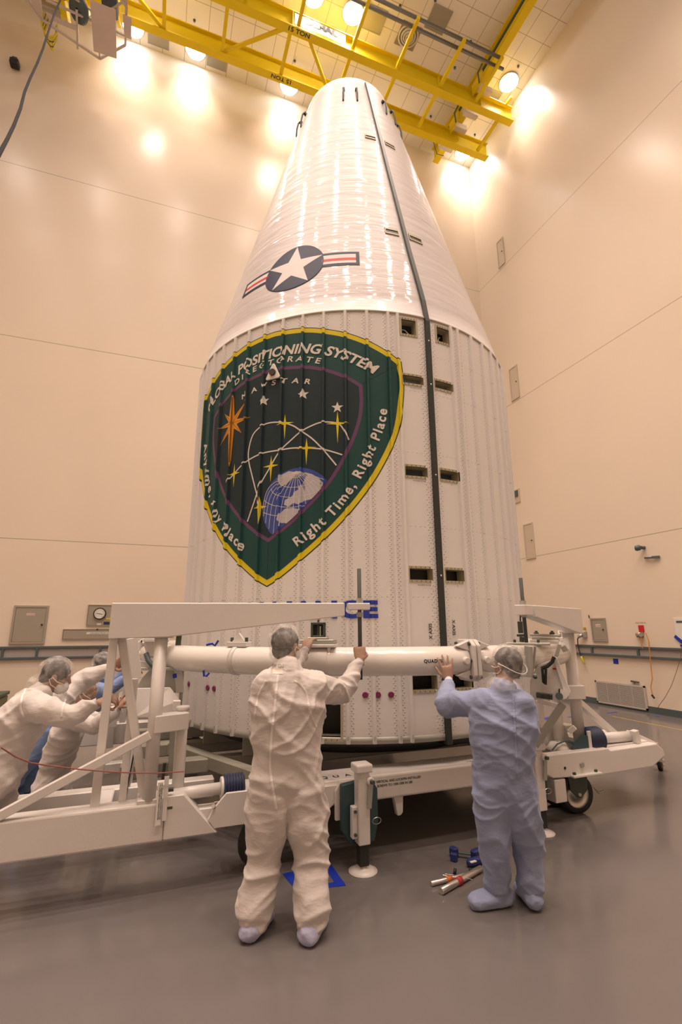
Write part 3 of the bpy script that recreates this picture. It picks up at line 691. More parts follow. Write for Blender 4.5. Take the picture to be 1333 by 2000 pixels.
# hoist trolley with clear guard frame at upper left
tz = 16.4
tr = thing('hoist_trolley', 'hoist trolley in a clear framed cage with hanging white covers at the crane left end', 'hoist', (-3.1, 10.0, tz))
fr = mat('cage_frame', (0.55, 0.47, 0.42), 0.4); gl = mat('clear_cage_panel', (0.9, 0.86, 0.8), 0.15, alpha=0.16); cov = mat('white_cover_sheet', (0.60, 0.50, 0.45), 0.6, var=0.08, vscale=2)
P = lambda x, y, z=tz: onz(x, y, z)
c1 = [(55, 0), (82, 38), (195, 115), (245, 88), (248, 14), (236, 0)]
fb = MB(); lo = [P(*q, 16.2) for q in c1]; hi = [p+V((0, -0.35, 1.0)) for p in lo]
for L_ in (lo,):
    for a_, b_ in zip(L_, L_[1:]): fb.bar(a_, b_, 0.045, 0.045)
for a_, b_ in zip(lo[1:], [p+V((0.05, -0.9, 0.15)) for p in lo[1:]]): fb.bar(a_, b_, 0.04, 0.04)
up_ = [p+V((0.05, -0.9, 0.15)) for p in lo]
for a_, b_ in zip(up_[1:], up_[2:]): fb.bar(a_, b_, 0.04, 0.04)
m1, m2 = P(150, 60, 16.2), P(152, 95, 16.2); fb.bar(P(150, 20, 16.2), m2, 0.05, 0.05); fb.bar(P(90, 0, 16.2), P(245, 70, 16.2), 0.04, 0.04)
fb.build('cage_frame', fr, tr)
g_ = MB(); g_._add([P(*q, 16.22) for q in ((82, 40), (195, 113), (200, 60), (90, 20))], [(0, 1, 2, 3)]); g_._add([p for p in (lo[2], lo[3], up_[3], up_[2])], [(0, 1, 2, 3)])
g_.build('clear_panel', gl, tr)
for q in (((176, 0), (226, 20), (228, 115), (183, 100)), ((240, 28), (257, 35), (257, 78), (243, 72)), ((90, 25), (150, 52), (148, 60), (95, 38)), ((60, 0), (80, 0), (84, 38), (66, 16))):
    a_, b_, c_, d_ = [P(*k, 16.15) for k in q]; s = MB(); n_ = (b_-a_).cross(d_-a_).normalized()*0.02
    s._add([a_, b_, c_, d_, a_+n_, b_+n_, c_+n_, d_+n_], [(0,1,2,3),(7,6,5,4),(0,4,5,1),(1,5,6,2),(2,6,7,3),(3,7,4,0)]); s.build('cover_sheet', cov, tr)
y1 = MB(); y1.bar(P(122, 0, 16.9), P(130, 45, 16.7), 0.16, 0.25); y1.bar(P(205, 0, 16.9), P(232, 18, 16.8), 0.2, 0.3); y1.bar(P(160, 0, 16.8), P(168, 30, 16.7), 0.18, 0.2); y1.bar(P(228, 30, 16.6), P(234, 52, 16.6), 0.08, 0.1)
y1.build('trolley_frame', Yl, tr)
MB().lathe([(0.03, 0.0), (0.26, 0.02), (0.28, 0.09), (0.20, 0.14), (0.03, 0.15)], P(150, 18, 16.3), axis=(0.5, 0.3, 0.6), n=28).build('hoist_drum', M['slate'], tr)
MB().box(P(215, 6, 16.5), (0.35, 0.5, 0.3)).build('motor_housing', M['slate'], tr, bevel=0.03)
MB().box(P(100, 20, 16.8), (0.5, 0.3, 0.3)).build('motor_housing', M['panel'], tr, bevel=0.03)
for k in range(9):
    a_, b_ = P(83+k*2.2, 22+k*1.5, 16.3), P(113-k*0.5, 45+k*1.0, 16.3); mid_ = P(94+k*1.0, 70+k*3.5, 16.1)
    MB().tube(spline3([a_, P(82+k, 48+k*2, 16.2), mid_, P(110-k*0.3, 70+k*3, 16.2), b_]) if False else [a_, P(80+k, 45+k*2, 16.2), P(85+k, 60+k*3, 16.15), mid_, P(104-k*0.2, 72+k*3.3, 16.15), P(112-k*0.3, 62+k*2, 16.2), b_], 0.018, n=6).build('cable_loop', mat('cable_yellow', (0.75, 0.60, 0.03), 0.5) if k == 0 else (bpy.data.materials['cable_yellow'] if k % 3 else M['slate']), tr)
# hanging pendant hose
hp_ = [(0, 298), (14, 272), (27, 245), (40, 212), (48, 180), (58, 155), (72, 125), (84, 95), (95, 60), (106, 28), (118, 0)]
hz = [5.0, 5.6, 6.2, 7.0, 7.8, 8.4, 9.2, 10.0, 11.0, 12.2, 13.6]
hs = [onz(*q, z) for q, z in zip(hp_, hz)]; hs = [hs[0]+(hs[0]-hs[1])*4]+hs+[hs[-1]+V((0.1, 0.4, 2.4))]
tag(MB().tube(hs, 0.014, n=12).build('pendant_cable', mat('hose_grey', (0.03, 0.03, 0.034), 0.9, spec=0.05)), 'thick grey pendant cable hanging down from the hoist trolley at upper left', 'cable')

# ================================================================ CEILING FIXTURES
vm = mat('vent_grille', (0.22, 0.20, 0.165), 0.5); NBv = NB(vm); tc = NBv.n('ShaderNodeTexCoord'); vo = NBv.n('ShaderNodeTexVoronoi'); vo.inputs['Scale'].default_value = 28; vo.inputs['Randomness'].default_value = 0
NBv.L(tc.outputs['Object'], vo.inputs['Vector']); mx = NBv.n('ShaderNodeMix', data_type='RGBA'); mx.inputs[6].default_value = (0.08, 0.075, 0.06, 1); mx.inputs[7].default_value = (0.36, 0.33, 0.27, 1); NBv.L(NBv.m('GREATER_THAN', vo.outputs['Distance'], 0.32), mx.inputs[0]); NBv.L(mx.outputs[2], NBv.b.inputs['Base Color'])
for x, y, l in ((4.42, 8.98, 'grey perforated ceiling vent right of the bright lamp by the walkway pipes'), (6.09, 8.36, 'grey perforated ceiling vent in front of the crane walkway pipes'), (8.72, 9.62, 'small grey ceiling vent beside the lamp in the right corner'),
                (-1.22, 11.45, 'grey ceiling vent left of the lamp behind the far girder'), (0.42, 11.45, 'grey ceiling vent right of the lamp behind the far girder')):
    t = thing('ceiling_vent', l, 'vent', (x, y, ZC), 'perforated ceiling vents'); MB().box((x, y, ZC-0.012), (0.56, 0.56, 0.024)).build('grille', vm, t); 
    f = MB()
    for a_, b_ in (((-.29,-.29),(.29,-.27)), ((-.29,.27),(.29,.29)), ((-.29,-.27),(-.27,.27)), ((.27,-.27),(.29,.27))): f.span((x+a_[0], y+a_[1], ZC-0.03), (x+b_[0], y+b_[1], ZC))
    f.build('frame', M['panel'], t)
t = thing('ceiling_diffuser', 'round louvred air diffuser in a square ceiling tile behind the walkway pipes', 'diffuser', (5.48, 9.0, ZC))
MB().box((5.48, 9.0, ZC-0.008), (0.6, 0.6, 0.016)).build('backing_plate', mat('diffuser_plate', (0.3, 0.25, 0.13), 0.5), t)
for k, r in enumerate((0.29, 0.21, 0.15, 0.09)): MB().lathe([(r, -0.01), (r+0.005, -0.03-k*0.015), (r-0.035, -0.05-k*0.02), (r-0.04, -0.02)], (5.48, 9.0, ZC), n=36).build('louvre_ring', trimm, t)
for i, q in enumerate([(782, 12), (1013, 130), (889, 133), (842, 228), (380, 41), (576, 120), (928, 264), (920, 82), (851, 2)]):
    p = onz(*q, ZC-0.03); p.z = ZC
    lb = ['sprinkler head between the vents near the top edge', 'sprinkler head on the tile strip by the right wall lamp', 'sprinkler head between girder and pipes left of the runway', 'sprinkler head between the two girders left of the end carriage',
          'sprinkler head in the yellow-lit bay left of the first brace', 'sprinkler head in the bay under the 15 TON lettering', 'sprinkler head in the last girder bay by the right wall', 'sprinkler head beside the right end of the walkway pipes', 'sprinkler head at the top edge above the right vent'][i]
    t = thing('ceiling_sprinkler', lb, 'sprinkler', p, 'ceiling sprinkler heads')
    MB().cyl(p, p-V((0, 0, 0.05)), 0.035, 0.03, n=12).build('escutcheon', M['slate'], t); MB().cyl(p-V((0, 0, 0.05)), p-V((0, 0, 0.10)), 0.014, n=8).build('nozzle', M['steel'], t)

# ================================================================ WALL FIXTURES
def wallR(y, z, x=0.0): return V((XR-x, y, z))
def panelR(name, label, cat, y0, y1, z0, z1, latch=True, th=0.03, m=None):
    t = thing(name, label, cat, (XR, (y0+y1)/2, z0)); m = m or M['panel']
    f = MB(); w = 0.035
    for a_, b_ in (((y0, z0), (y1, z0+w)), ((y0, z1-w), (y1, z1)), ((y0, z0+w), (y0+w, z1-w)), ((y1-w, z0+w), (y1, z1-w))): f.span((XR-th, a_[0], a_[1]), (XR, b_[0], b_[1]))
    f.build('frame', m, t); MB().span((XR-th*0.7, y0+w+0.004, z0+w+0.004), (XR, y1-w-0.004, z1-w-0.004)).build('door', m, t)
    if latch: MB().cyl((XR-th*0.7-0.02, y0+0.08, (z0+z1)/2), (XR-th*0.6, y0+0.08, (z0+z1)/2), 0.016, n=10).build('latch', M['ink'], t)
    return t
pr = mat('pale_panel', (0.62, 0.53, 0.42), 0.45, metal=0.1)
panelR('access_panel', 'pale rectangular access panel high on the right wall, uppermost of three', 'wall panel', 10.5, 10.81, 12.98, 13.95, m=pr)
panelR('access_panel', 'pale rectangular access panel on the right wall halfway up by the fairing shoulder', 'wall panel', 10.43, 10.79, 8.3, 9.35, m=pr)
panelR('access_panel', 'pale rectangular access panel on the right wall, lowest of the tall three', 'wall panel', 10.43, 10.8, 3.53, 4.52, m=pr)
t = panelR('wall_junction_box', 'small square junction box on the right wall against the fairing edge', 'junction box', 10.82, 11.1, 5.2, 5.6, latch=False, m=pr); MB().span((XR-0.05, 10.88, 5.38), (XR-0.02, 11.04, 5.55)).build('recess', M['slate'], t)
t = panelR('electrical_cabinet', 'grey steel electrical cabinet on the right wall above the bumper rail', 'cabinet', 8.46, 8.87, 1.38, 1.90)
s = MB(); s.span((XR-0.023, 8.60, 1.70), (XR-0.021, 8.74, 1.76)); s.build('warning_label', M['label'], t)
s = MB(); add_text(s, 'DANGER', (XR-0.0235, 8.67, 1.715), (0, -1, 0), (0, 0, 1), 0.035, bold=0.0005); s.build('label_lettering', M['red'], t)
MB().cyl((XR-0.04, 8.87, 1.90), (XR-0.04, 8.88, 1.97), 0.012, n=8).build('pin', M['ink'], t)
# security camera and bracket
t = thing('security_camera', 'grey dome-ended camera mounted on the right wall above a small bracket', 'camera', wallR(7.27, 3.32)); MB().cyl(wallR(7.27, 3.32), wallR(7.27, 3.32, 0.10), 0.035, n=14).build('mount', M['slate'], t)
MB().loft([(wallR(7.27, 3.32, 0.09), 0.03, 0.03), (wallR(7.29, 3.32, 0.11), 0.06, 0.06), (wallR(7.33, 3.31, 0.16), 0.06, 0.06), (wallR(7.35, 3.31, 0.17), 0.045, 0.045)], n=16).build('housing', M['slate'], t)
t = thing('wall_arm_bracket', 'dark jointed arm bracket lying flat on the right wall below the camera', 'bracket', wallR(7.1, 3.08)); MB().bar(wallR(7.27, 3.10, 0.03), wallR(7.08, 3.08, 0.05), 0.03, 0.035).build('arm', M['slate'], t); MB().bar(wallR(7.10, 3.09, 0.04), wallR(6.95, 3.08, 0.03), 0.035, 0.05).build('hinge_plate', M['slate'], t)
# bumper rails
def rail(name, label, pts_fn, divs, L0, L1, zt0, zt1, h):
    t = thing(name, label, 'bumper rail', pts_fn((L0+L1)/2, 1.0, 0))
    def q(u, z, d): return pts_fn(u, z, d)
    MB().bar(q(L0, zt0-h/2, 0.012), q(L1, zt1-h/2, 0.012), 0.02, h).build('rail_panel', mat('rail_grey', (0.40, 0.36, 0.34), 0.5) if 'rail_grey' not in bpy.data.materials else bpy.data.materials['rail_grey'], t)
    MB().bar(q(L0, zt0, 0.03), q(L1, zt1, 0.03), 0.05, 0.05).build('rail_bar', M['slate'], t, bevel=0.006); MB().bar(q(L0, zt0-h, 0.03), q(L1, zt1-h, 0.03), 0.05, 0.05).build('rail_bar', M['slate'], t, bevel=0.006)
    for u in divs:
        e = (u-L0)/(L1-L0); z = zt0+(zt1-zt0)*e; MB().bar(q(u, z, 0.028), q(u, z-h, 0.028), 0.05, 0.045).build('rail_divider', M['slate'], t)
rail('bumper_rail', 'slate framed bumper rail along the right wall behind the cord outlets', lambda u, z, d: wallR(u, z, d), [8.91, 7.73, 6.5, 10.1, 5.3, 4.0], 1.0, 11.8, 1.275, 1.27, 0.185)
rail('bumper_rail', 'slate framed bumper rail along the back wall behind the leaning workers', lambda u, z, d: V((u, YB-d, z)), [-2.84, -2.24, -1.07, 0.1, 1.3, 2.5, 3.7, 4.9, 6.1, 7.3, 8.5, -4.0, -5.2, -6.4], -8.9, 9.4, 1.37, 1.31, 0.21)
# back wall cabinet, gauge, duct panel
def panelB(name, label, cat, x0, x1, z0, z1, m=None, w=0.04):
    t = thing(name, label, cat, ((x0+x1)/2, YB, z0)); m = m or M['panel']; f = MB()
    for a_, b_ in (((x0, z0), (x1, z0+w)), ((x0, z1-w), (x1, z1)), ((x0, z0+w), (x0+w, z1-w)), ((x1-w, z0+w), (x1, z1-w))): f.span((a_[0], YB-0.035, a_[1]), (b_[0], YB, b_[1]))
    f.build('frame', m, t); MB().span((x0+w+.005, YB-0.024, z0+w+.005), (x1-w-.005, YB, z1-w-.005)).build('door', m, t)
    return t
t = panelB('electrical_cabinet', 'large grey steel cabinet with small white label on the back wall at left', 'cabinet', -2.76, -2.13, 1.42, 2.19)
MB().span((-2.52, YB-0.026, 1.99), (-2.37, YB-0.024, 2.03)).build('warning_label', M['label'], t); s = MB(); add_text(s, 'DANGER', (-2.445, YB-0.027, 1.998), (1, 0, 0), (0, 0, 1), 0.035); s.build('label_lettering', M['red'], t)
MB().cyl((-2.22, YB-0.05, 1.80), (-2.22, YB-0.02, 1.80), 0.018, n=10).build('latch', M['ink'], t)
t = panelB('gauge_panel', 'steel panel carrying a round pressure gauge on the back wall', 'gauge', -1.40, -0.85, 1.78, 2.22, w=0.015)
MB().cyl((-1.155, YB-0.07, 2.03), (-1.155, YB-0.02, 2.03), 0.125, n=32).build('gauge_bezel', M['ink'], t); MB().cyl((-1.155, YB-0.074, 2.03), (-1.155, YB-0.06, 2.03), 0.103, n=32).build('gauge_face', M['label'], t)
s = MB(); s.bar((-1.22, YB-0.077, 2.04), (-1.10, YB-0.077, 2.02), 0.006, 0.006)
for k in range(11): a_ = math.radians(225-27*k); s.bar((-1.155+0.075*math.cos(a_), YB-0.076, 2.03+0.075*math.sin(a_)), (-1.155+0.095*math.cos(a_), YB-0.076, 2.03+0.095*math.sin(a_)), 0.004, 0.005)
s.build('gauge_needle_and_ticks', M['ink'], t); MB().span((-1.06, YB-0.03, 1.80), (-0.88, YB-0.02, 1.86)).build('data_label', M['darkblue'], t); MB().span((-1.02, YB-0.03, 1.91), (-0.94, YB-0.02, 1.94)).build('data_label', M['yellow'], t); MB().span((-1.19, YB-0.03, 1.79), (-1.11, YB-0.02, 1.83)).build('data_label', M['label'], t)
t = panelB('duct_cover', 'long steel cover plate with a paper strip label below the gauge', 'cover plate', -1.82, -0.55, 1.50, 1.71, w=0.012)
MB().span((-1.37, YB-0.03, 1.60), (-0.75, YB-0.024, 1.645)).build('strip_label', M['label'], t); s = MB(); add_text(s, 'EXPLOSION PROOF WARNING', (-1.06, YB-0.031, 1.612), (1, 0, 0), (0, 0, 1), 0.035); s.build('label_lettering', M['ink'], t)
MB().cyl((-1.17, YB-0.04, 1.70), (-1.17, YB-0.02, 1.70), 0.018, n=10).build('latch', M['ink'], t)
t = thing('wall_spotlight', 'small dark spotlight high on the back wall at upper left', 'spotlight', (-4.54, YB, 15.9)); MB().box((-4.54, YB-0.06, 16.0), (0.12, 0.12, 0.16)).build('bracket', M['slate'], t, bevel=0.01); MB().box((-4.50, YB-0.14, 15.82), (0.2, 0.2, 0.16)).build('lamp_head', M['ink'], t, bevel=0.02)
# outlets and cords on the right wall
t = thing('power_outlet', 'wall outlet with yellow tag and black plugged cord left of the steel cabinet', 'outlet', wallR(9.08, 1.5)); MB().box(wallR(9.08, 1.53, 0.03), (0.06, 0.12, 0.14)).build('outlet_box', M['panel'], t, bevel=0.005); MB().box(wallR(9.09, 1.66, 0.01), (0.01, 0.11, 0.06)).build('tag_plate', mat('amber_tag', (0.5, 0.28, 0.04), 0.5), t)
MB().cyl(wallR(9.12, 1.53, 0.05), wallR(9.18, 1.47, 0.12), 0.035, n=12).build('plug', M['steel'], t); MB().box(wallR(9.09, 1.60, 0.01), (0.01, 0.07, 0.04)).build('tag_plate', M['label'], t)
tag(MB().tube([wallR(9.18, 1.48, .1), wallR(9.24, 1.42, .09), wallR(9.26, 1.3, .08), wallR(9.24, 1.15, .08), wallR(9.20, 1.03, .08)], 0.012).build('black_cord', M['ink']), 'short black cord hanging from the left outlet over the bumper rail', 'cord')
tag(MB().loft([(wallR(9.20, 1.03, .08), .02, .02), (wallR(9.18, .97, .08), .035, .03), (wallR(9.15, .90, .08), .03, .02), (wallR(9.12, .86, .08), .012, .01)], n=10).build('yellow_connector', mat('conn_yellow', (0.55, 0.48, 0.03), 0.5)), 'yellow connector at the end of the short black cord', 'connector')
t = thing('power_outlet', 'outlet under a red plate with orange cords plugged in, below stencilled letters', 'outlet', wallR(7.6, 1.5)); MB().box(wallR(7.6, 1.66, 0.012), (0.012, 0.12, 0.14)).build('red_plate', M['red'], t); MB().cyl(wallR(7.70, 1.54, 0.02), wallR(7.55, 1.54, 0.10), 0.045, n=12).build('outlet_box', M['steel'], t)
MB().box(wallR(7.64, 1.53, 0.03), (0.06, 0.14, 0.09)).build('plug', M['slate'], t, bevel=0.01)
s = MB(); add_text(s, 'ELECTRICAL', wallR(7.6, 1.765, 0.002), (0, -1, 0), (0, 0, 1), 0.045); tag(s.build('stencil_text', mat('faded_ink', (0.3, 0.25, 0.2), 0.7)), 'faded stencilled lettering on the wall above the red plate', 'lettering')
def oc(pts, name, lab, m_, r=0.009): tag(MB().tube([onX(*q, XR-0.09) for q in pts], r, n=6).build(name, m_), lab, 'cord')
oc([(1253, 1242), (1254, 1258), (1256, 1266)], 'orange_cord', 'short orange cord loop from the red outlet down to the bumper rail', M['orange'])
oc([(1262, 1236), (1268, 1252), (1271, 1285), (1273, 1310), (1275, 1325), (1272, 1342), (1275, 1357)], 'orange_cord', 'long orange extension cord hanging from the red outlet with black end', M['orange'])
tag(MB().cyl(onX(1274, 1357, XR-.09), onX(1279, 1364, XR-.09), 0.02, n=8).build('cord_socket', M['ink']), 'black socket at the lower end of the long orange cord', 'socket')
oc([(1333, 1262), (1330, 1285), (1322, 1312), (1312, 1340), (1300, 1362), (1288, 1378), (1286, 1383)], 'thin_cable', 'thin brown cable trailing down the right wall at the photo edge', mat('brown_cable', (0.25, 0.12, 0.07), 0.5), 0.005)
t = thing('door_stop', 'small dark T-shaped fitting above the wall grille', 'fitting', wallR(7.91, 0.56)); MB().bar(wallR(8.0, .585, .03), wallR(7.82, .575, .03), .03, .03).build('bar', M['slate'], t); MB().bar(wallR(7.92, .58, .03), wallR(7.92, .54, .03), .02, .02).build('stem', M['slate'], t)
tag(MB().span(wallR(8.40, .91, 0.001), wallR(8.27, 1.02, 0.004)).build('tape_patch', M['tape']), 'square of blue tape stuck on the wall below the bumper rail', 'tape')
t = thing('notice_sheet', 'white notice sheet in dark frame at the right photo edge', 'notice', wallR(6.7, 1.5)); MB().span(wallR(6.88, 1.45, .001), wallR(6.3, 1.86, .012)).build('sheet', M['label'], t); MB().span(wallR(6.83, 1.77, .012), wallR(6.35, 1.81, .016)).build('dark_band', M['slate'], t)
s = MB(); s.bar(wallR(6.90, 1.52, .02), wallR(6.72, 1.36, .02), .01, .06, upv=(0, 0, 1)); s.bar(wallR(6.82, 1.34, .02), wallR(6.70, 1.34, .02), .01, .04); tag(s.build('tape_strips', M['tape']), 'blue tape strips crossed at the lower corner of the notice', 'tape')
# return air grille
t = thing('wall_grille', 'large silver louvred return-air grille low on the right wall', 'grille', wallR(8.33, 0.04))
y0, y1, z0, z1 = 7.70, 8.94, 0.045, 0.515; f = MB()
for a_, b_ in (((y0, z0), (y1, z0+.035)), ((y0, z1-.035), (y1, z1)), ((y0, z0), (y0+.035, z1)), ((y1-.035, z0), (y1, z1))): f.span((XR-.035, *a_), (XR-.012, *b_))
gm = mat('grille_silver', (0.62, 0.58, 0.53), 0.45, metal=0.2)
f.build('frame', gm, t); s = MB()
for k in range(19): z = z0+.05+k*(z1-z0-.09)/18; s.bar(wallR(y0+.03, z, .026), wallR(y1-.03, z, .026), .022, .006, upv=(0.8, 0, 0.6))
s.build('louvres', gm, t); s = MB()
for k in range(1, 4): y = y0+(y1-y0)*k/4; s.span((XR-.034, y-.005, z0), (XR-.012, y+.005, z1))
s.build('dividers', gm, t); MB().span((XR-.016, y0+.03, z0+.03), (XR-.012, y1-.03, z1-.03)).build('dark_backing', M['slate'], t)
# floor tape and line
def ft_(q0, q1, lab, w_=0.05): a_, b_ = onz(*q0), onz(*q1); tag(MB().bar(a_+V((0,0,.001)), b_+V((0,0,.001)), w_, .002).build('floor_tape', M['tape']), lab, 'tape', 'blue tape marks on the floor')
ft_((1043, 1407), (1053, 1405), 'short blue floor tape left of the right carriage rods', 0.1); ft_((1064, 1405), (1080, 1401), 'wider blue floor tape between the right carriage posts', 0.14); ft_((1111, 1401), (1122, 1399), 'blue floor tape just behind the round tower posts', 0.05)
ft_((1153, 1396), (1168, 1394), 'blue floor tape right of the tower posts', 0.07); ft_((1188, 1393), (1206, 1391), 'blue floor tape under the louvred grille', 0.04); ft_((1280, 1399), (1289, 1400), 'blue floor tape nearest the right wall baseboard', 0.07)
a_, b_ = onz(1197, 1399), onz(1333, 1426); d_ = (b_-a_); tag(MB().bar(a_+V((0,0,.001)), a_+d_*2.5+V((0,0,.001)), .03, .002).build('floor_line', mat('line_yellow', (0.5, 0.35, 0.08), 0.5)), 'thin yellow guide line along the floor at right', 'floor line')
q4 = [onz(*q) for q in ((563, 1709), (641, 1692), (665, 1727), (585, 1736))]; s = MB()
for i in range(4): a_, b_ = q4[i], q4[(i+1) % 4]; d_ = (b_-a_).normalized()*.03; s.bar(a_-d_+V((0,0,.001+i*.0006)), b_+d_+V((0,0,.001+i*.0006)), .06, .001)
tag(s.build('tape_square', M['tape']), 'blue tape rectangle marked on the floor behind the white-suited worker', 'tape')
# dark equipment at the far left
t = thing('equipment_cart', 'low olive piece of equipment at the far left edge behind the leaning worker', 'equipment', (-2.75, 10.9, 0)); MB().box((-2.95, 10.9, 0.28), (0.9, 0.7, 0.5)).build('body', mat('olive', (0.16, 0.15, 0.08), 0.5), t, bevel=0.03); MB().box((-2.95, 10.85, 0.56), (0.95, 0.75, 0.06)).build('lid', M['green'], t, bevel=0.01)
s = MB()
for x in (-3.3, -2.6): s.cyl((x, 10.9, 0), (x, 10.9, .04), .05, n=10)
s.build('feet', M['black'], t)
# ================================================================ HANDLING RING (round tube around the fairing)
W = M['white']; TB = M['tube']; GR = M['grey']
RR, RZ, RT_ = 2.46, 1.440, 0.112
ring = thing('handling_ring', 'thick white tubular handling ring stencilled QUAD III encircling the fairing foot', 'handling ring', (FX, FY, RZ-RT_))
def ringp(th, r=RR, z=RZ): t = math.radians(th); return V((FX+r*math.cos(t), FY+r*math.sin(t), z))
def rtan(th): t = math.radians(th); return V((-math.sin(t), math.cos(t), 0))
def rrad(th): t = math.radians(th); return V((math.cos(t), math.sin(t), 0))
def arc(t0, t1, n=40): return [ringp(t0+(t1-t0)*k/n) for k in range(n+1)]
def azt(px, py, R_=RR-0.0, z=None):              # ring angle where the view ray passes the ring's front
    d = ray(px, py); a_ = d.x**2+d.y**2; b_ = -2*(d.x*FX+d.y*FY); c_ = FX**2+FY**2-R_**2; s_ = (-b_-math.sqrt(b_*b_-4*a_*c_))/2/a_
    return math.degrees(math.atan2(d.y*s_-FY, d.x*s_-FX))
tq = azt(915, 1290)
JN = [tq, tq-90, tq-180, tq-270]
for k in range(4): MB().loft([(p, RT_, RT_) for p in arc(JN[k]+1.2, JN[k]+88.8, 48)], n=32, side=(0, 0, 1)).build('ring_tube', TB, ring)
for k in range(4):
    c = ringp(JN[k]); tg, rd = rtan(JN[k]), rrad(JN[k])
    for sg in (-1, 1):
        f = MB(); cc = c+tg*sg*0.022
        f.prism([(-0.085, -0.165), (0.085, -0.165), (0.135, -0.12), (0.135, 0.12), (0.085, 0.165), (-0.085, 0.165), (-0.135, 0.12), (-0.135, -0.12)], cc, rd, (0, 0, 1), 0.036)
        fo = f.build('joint_flange', W, ring, bevel=0.008)
        for a_, b_ in ((0.09, 0.13), (0.10, 0.0), (0.09, -0.13), (-0.09, 0.13), (-0.09, -0.13)):
            g2 = MB(); q = cc+rd*a_+V((0, 0, b_)); g2.cyl(q-tg*sg*0.0, q+tg*sg*0.035, 0.014, n=8); o = g2.build('flange_bolt', M['green'], ring)
        for zz_ in (0.115, -0.115):              # triangular webs with holes
            g2 = MB(); g2.prism([(0, -0.045), (0.13, 0.0), (0, 0.045)], c+rd*0.06+V((0, 0, zz_))+tg*sg*0.04, tg*sg, V((0, 0, 1)).cross(rd).cross(tg*sg)*1.0+rd*0.3 if False else V((0, 0, 1)), 0.05); g2.build('gusset', W, ring, bevel=0.006)
    for sg in (-1, 1):
        q = c+tg*sg*0.10+rd*RT_*0.9; MB().cyl(q-rd*0.03, q+rd*0.035, 0.03, n=18).build('boss_plug', W, ring, bevel=0.006)
# band with padeye at left
tb = azt(466, 1288)
for tt in (tb, tb-90, tb+90, tb+180):
    c = ringp(tt); tg, rd = rtan(tt), rrad(tt)
    MB().lathe([(RT_, -0.03), (RT_+0.008, -0.03), (RT_+0.008, 0.012), (RT_, 0.012)], c, axis=tg, n=32).build('strap_band', W, ring)
    b = MB(); b.box(c+V((0, 0, RT_+0.02)), (0.09, 0.20, 0.04), Matrix((rd, tg, V((0, 0, 1)))).transposed()); b.prism([(-0.07, 0), (0.07, 0), (0, 0.075)], c+V((0, 0, RT_+0.04)), tg, (0, 0, 1), 0.02)
    bo = b.build('lifting_lug', W, ring, bevel=0.004)
    for s_ in (-0.075, 0.075): MB().cyl(c+tg*s_+V((0, 0, RT_+0.03)), c+tg*s_+V((0, 0, RT_+0.075)), 0.014, n=6).build('lug_bolt', M['green'], ring)
# clamp saddles with square sighting blocks
def saddle(tt, name='clamp_saddle'):
    c = ringp(tt); tg, rd = rtan(tt), rrad(tt); Rm = Matrix((tg, rd, V((0, 0, 1)))).transposed()
    b = MB(); b.lathe([(RT_, -0.09), (RT_+0.006, -0.09), (RT_+0.006, 0.09), (RT_, 0.09)], c, axis=tg, n=32); b.box(c+V((0, 0, RT_+0.012)), (0.30, 0.20, 0.024), Rm); b.box(c+V((0, 0, RT_-0.02))+tg*0.10, (0.02, 0.17, 0.08), Rm); b.build('clamp_saddle', W, ring, bevel=0.004)
    b = MB(); b.box(c+V((0, 0, RT_+0.042)), (0.28, 0.17, 0.035), Rm); b.box(c+V((0, 0, RT_+0.068)), (0.16, 0.13, 0.02), Rm); b.build('clamp_plate', GR, ring, bevel=0.004)
    u = c+V((0, 0, RT_+0.135)); b = MB()
    for (dx, dz, sx, sz) in ((-0.05, 0, 0.02, 0.12), (0.05, 0, 0.02, 0.12), (0, 0.052, 0.12, 0.018), (0, -0.052, 0.12, 0.018)): b.box(u+tg*dx+V((0, 0, dz)), (sx, 0.035, sz), Rm)
    b.build('sight_block', M['green'], ring, bevel=0.003); MB().box(u-rd*0.012, (0.09, 0.006, 0.10), Rm).build('sight_shade_plate', M['ink'], ring); MB().cyl(u-V((0, 0, 0.05)), u+V((0, 0, 0.08)), 0.009, n=8).build('sight_screw', M['rod'], ring); MB().cyl(u+rd*0.02+tg*0.02-V((0, 0, 0.05)), u+rd*0.02+tg*0.02+V((0, 0, 0.03)), 0.005, n=8).build('sight_pin', M['steel'], ring)  # dark plate added behind the frame; its colour stands for shade in the opening
saddle(azt(622, 1250))
s = MB(); tt0 = azt(819, 1293)
def ringtext(x, y, t0=tt0): th_ = t0+math.degrees(x/(RR+RT_)); a_ = y/RT_; return FC*0+ringp(th_, RR+(RT_+0.0015)*math.cos(a_), RZ+(RT_+0.0015)*math.sin(a_))
add_text(s, 'QUAD III', None, None, None, 0.036, bold=0.0015, align='LEFT', fn=lambda x, y: ringtext(x, y-0.008), spacing=1.15); s.build('stencil_lettering', M['ink'], ring)
# blue tape ties on the ring
for q_, D_ in (([(403, 1260), (409, 1258), (415, 1257), (420, 1261), (427, 1251)], 4.22), ([(398, 1309), (399, 1321), (403, 1321), (409, 1314)], 4.25)): MB().tube([at(x, y, D_) for x, y in q_], 0.009, n=6).build('blue_tie', M['tape'], ring)

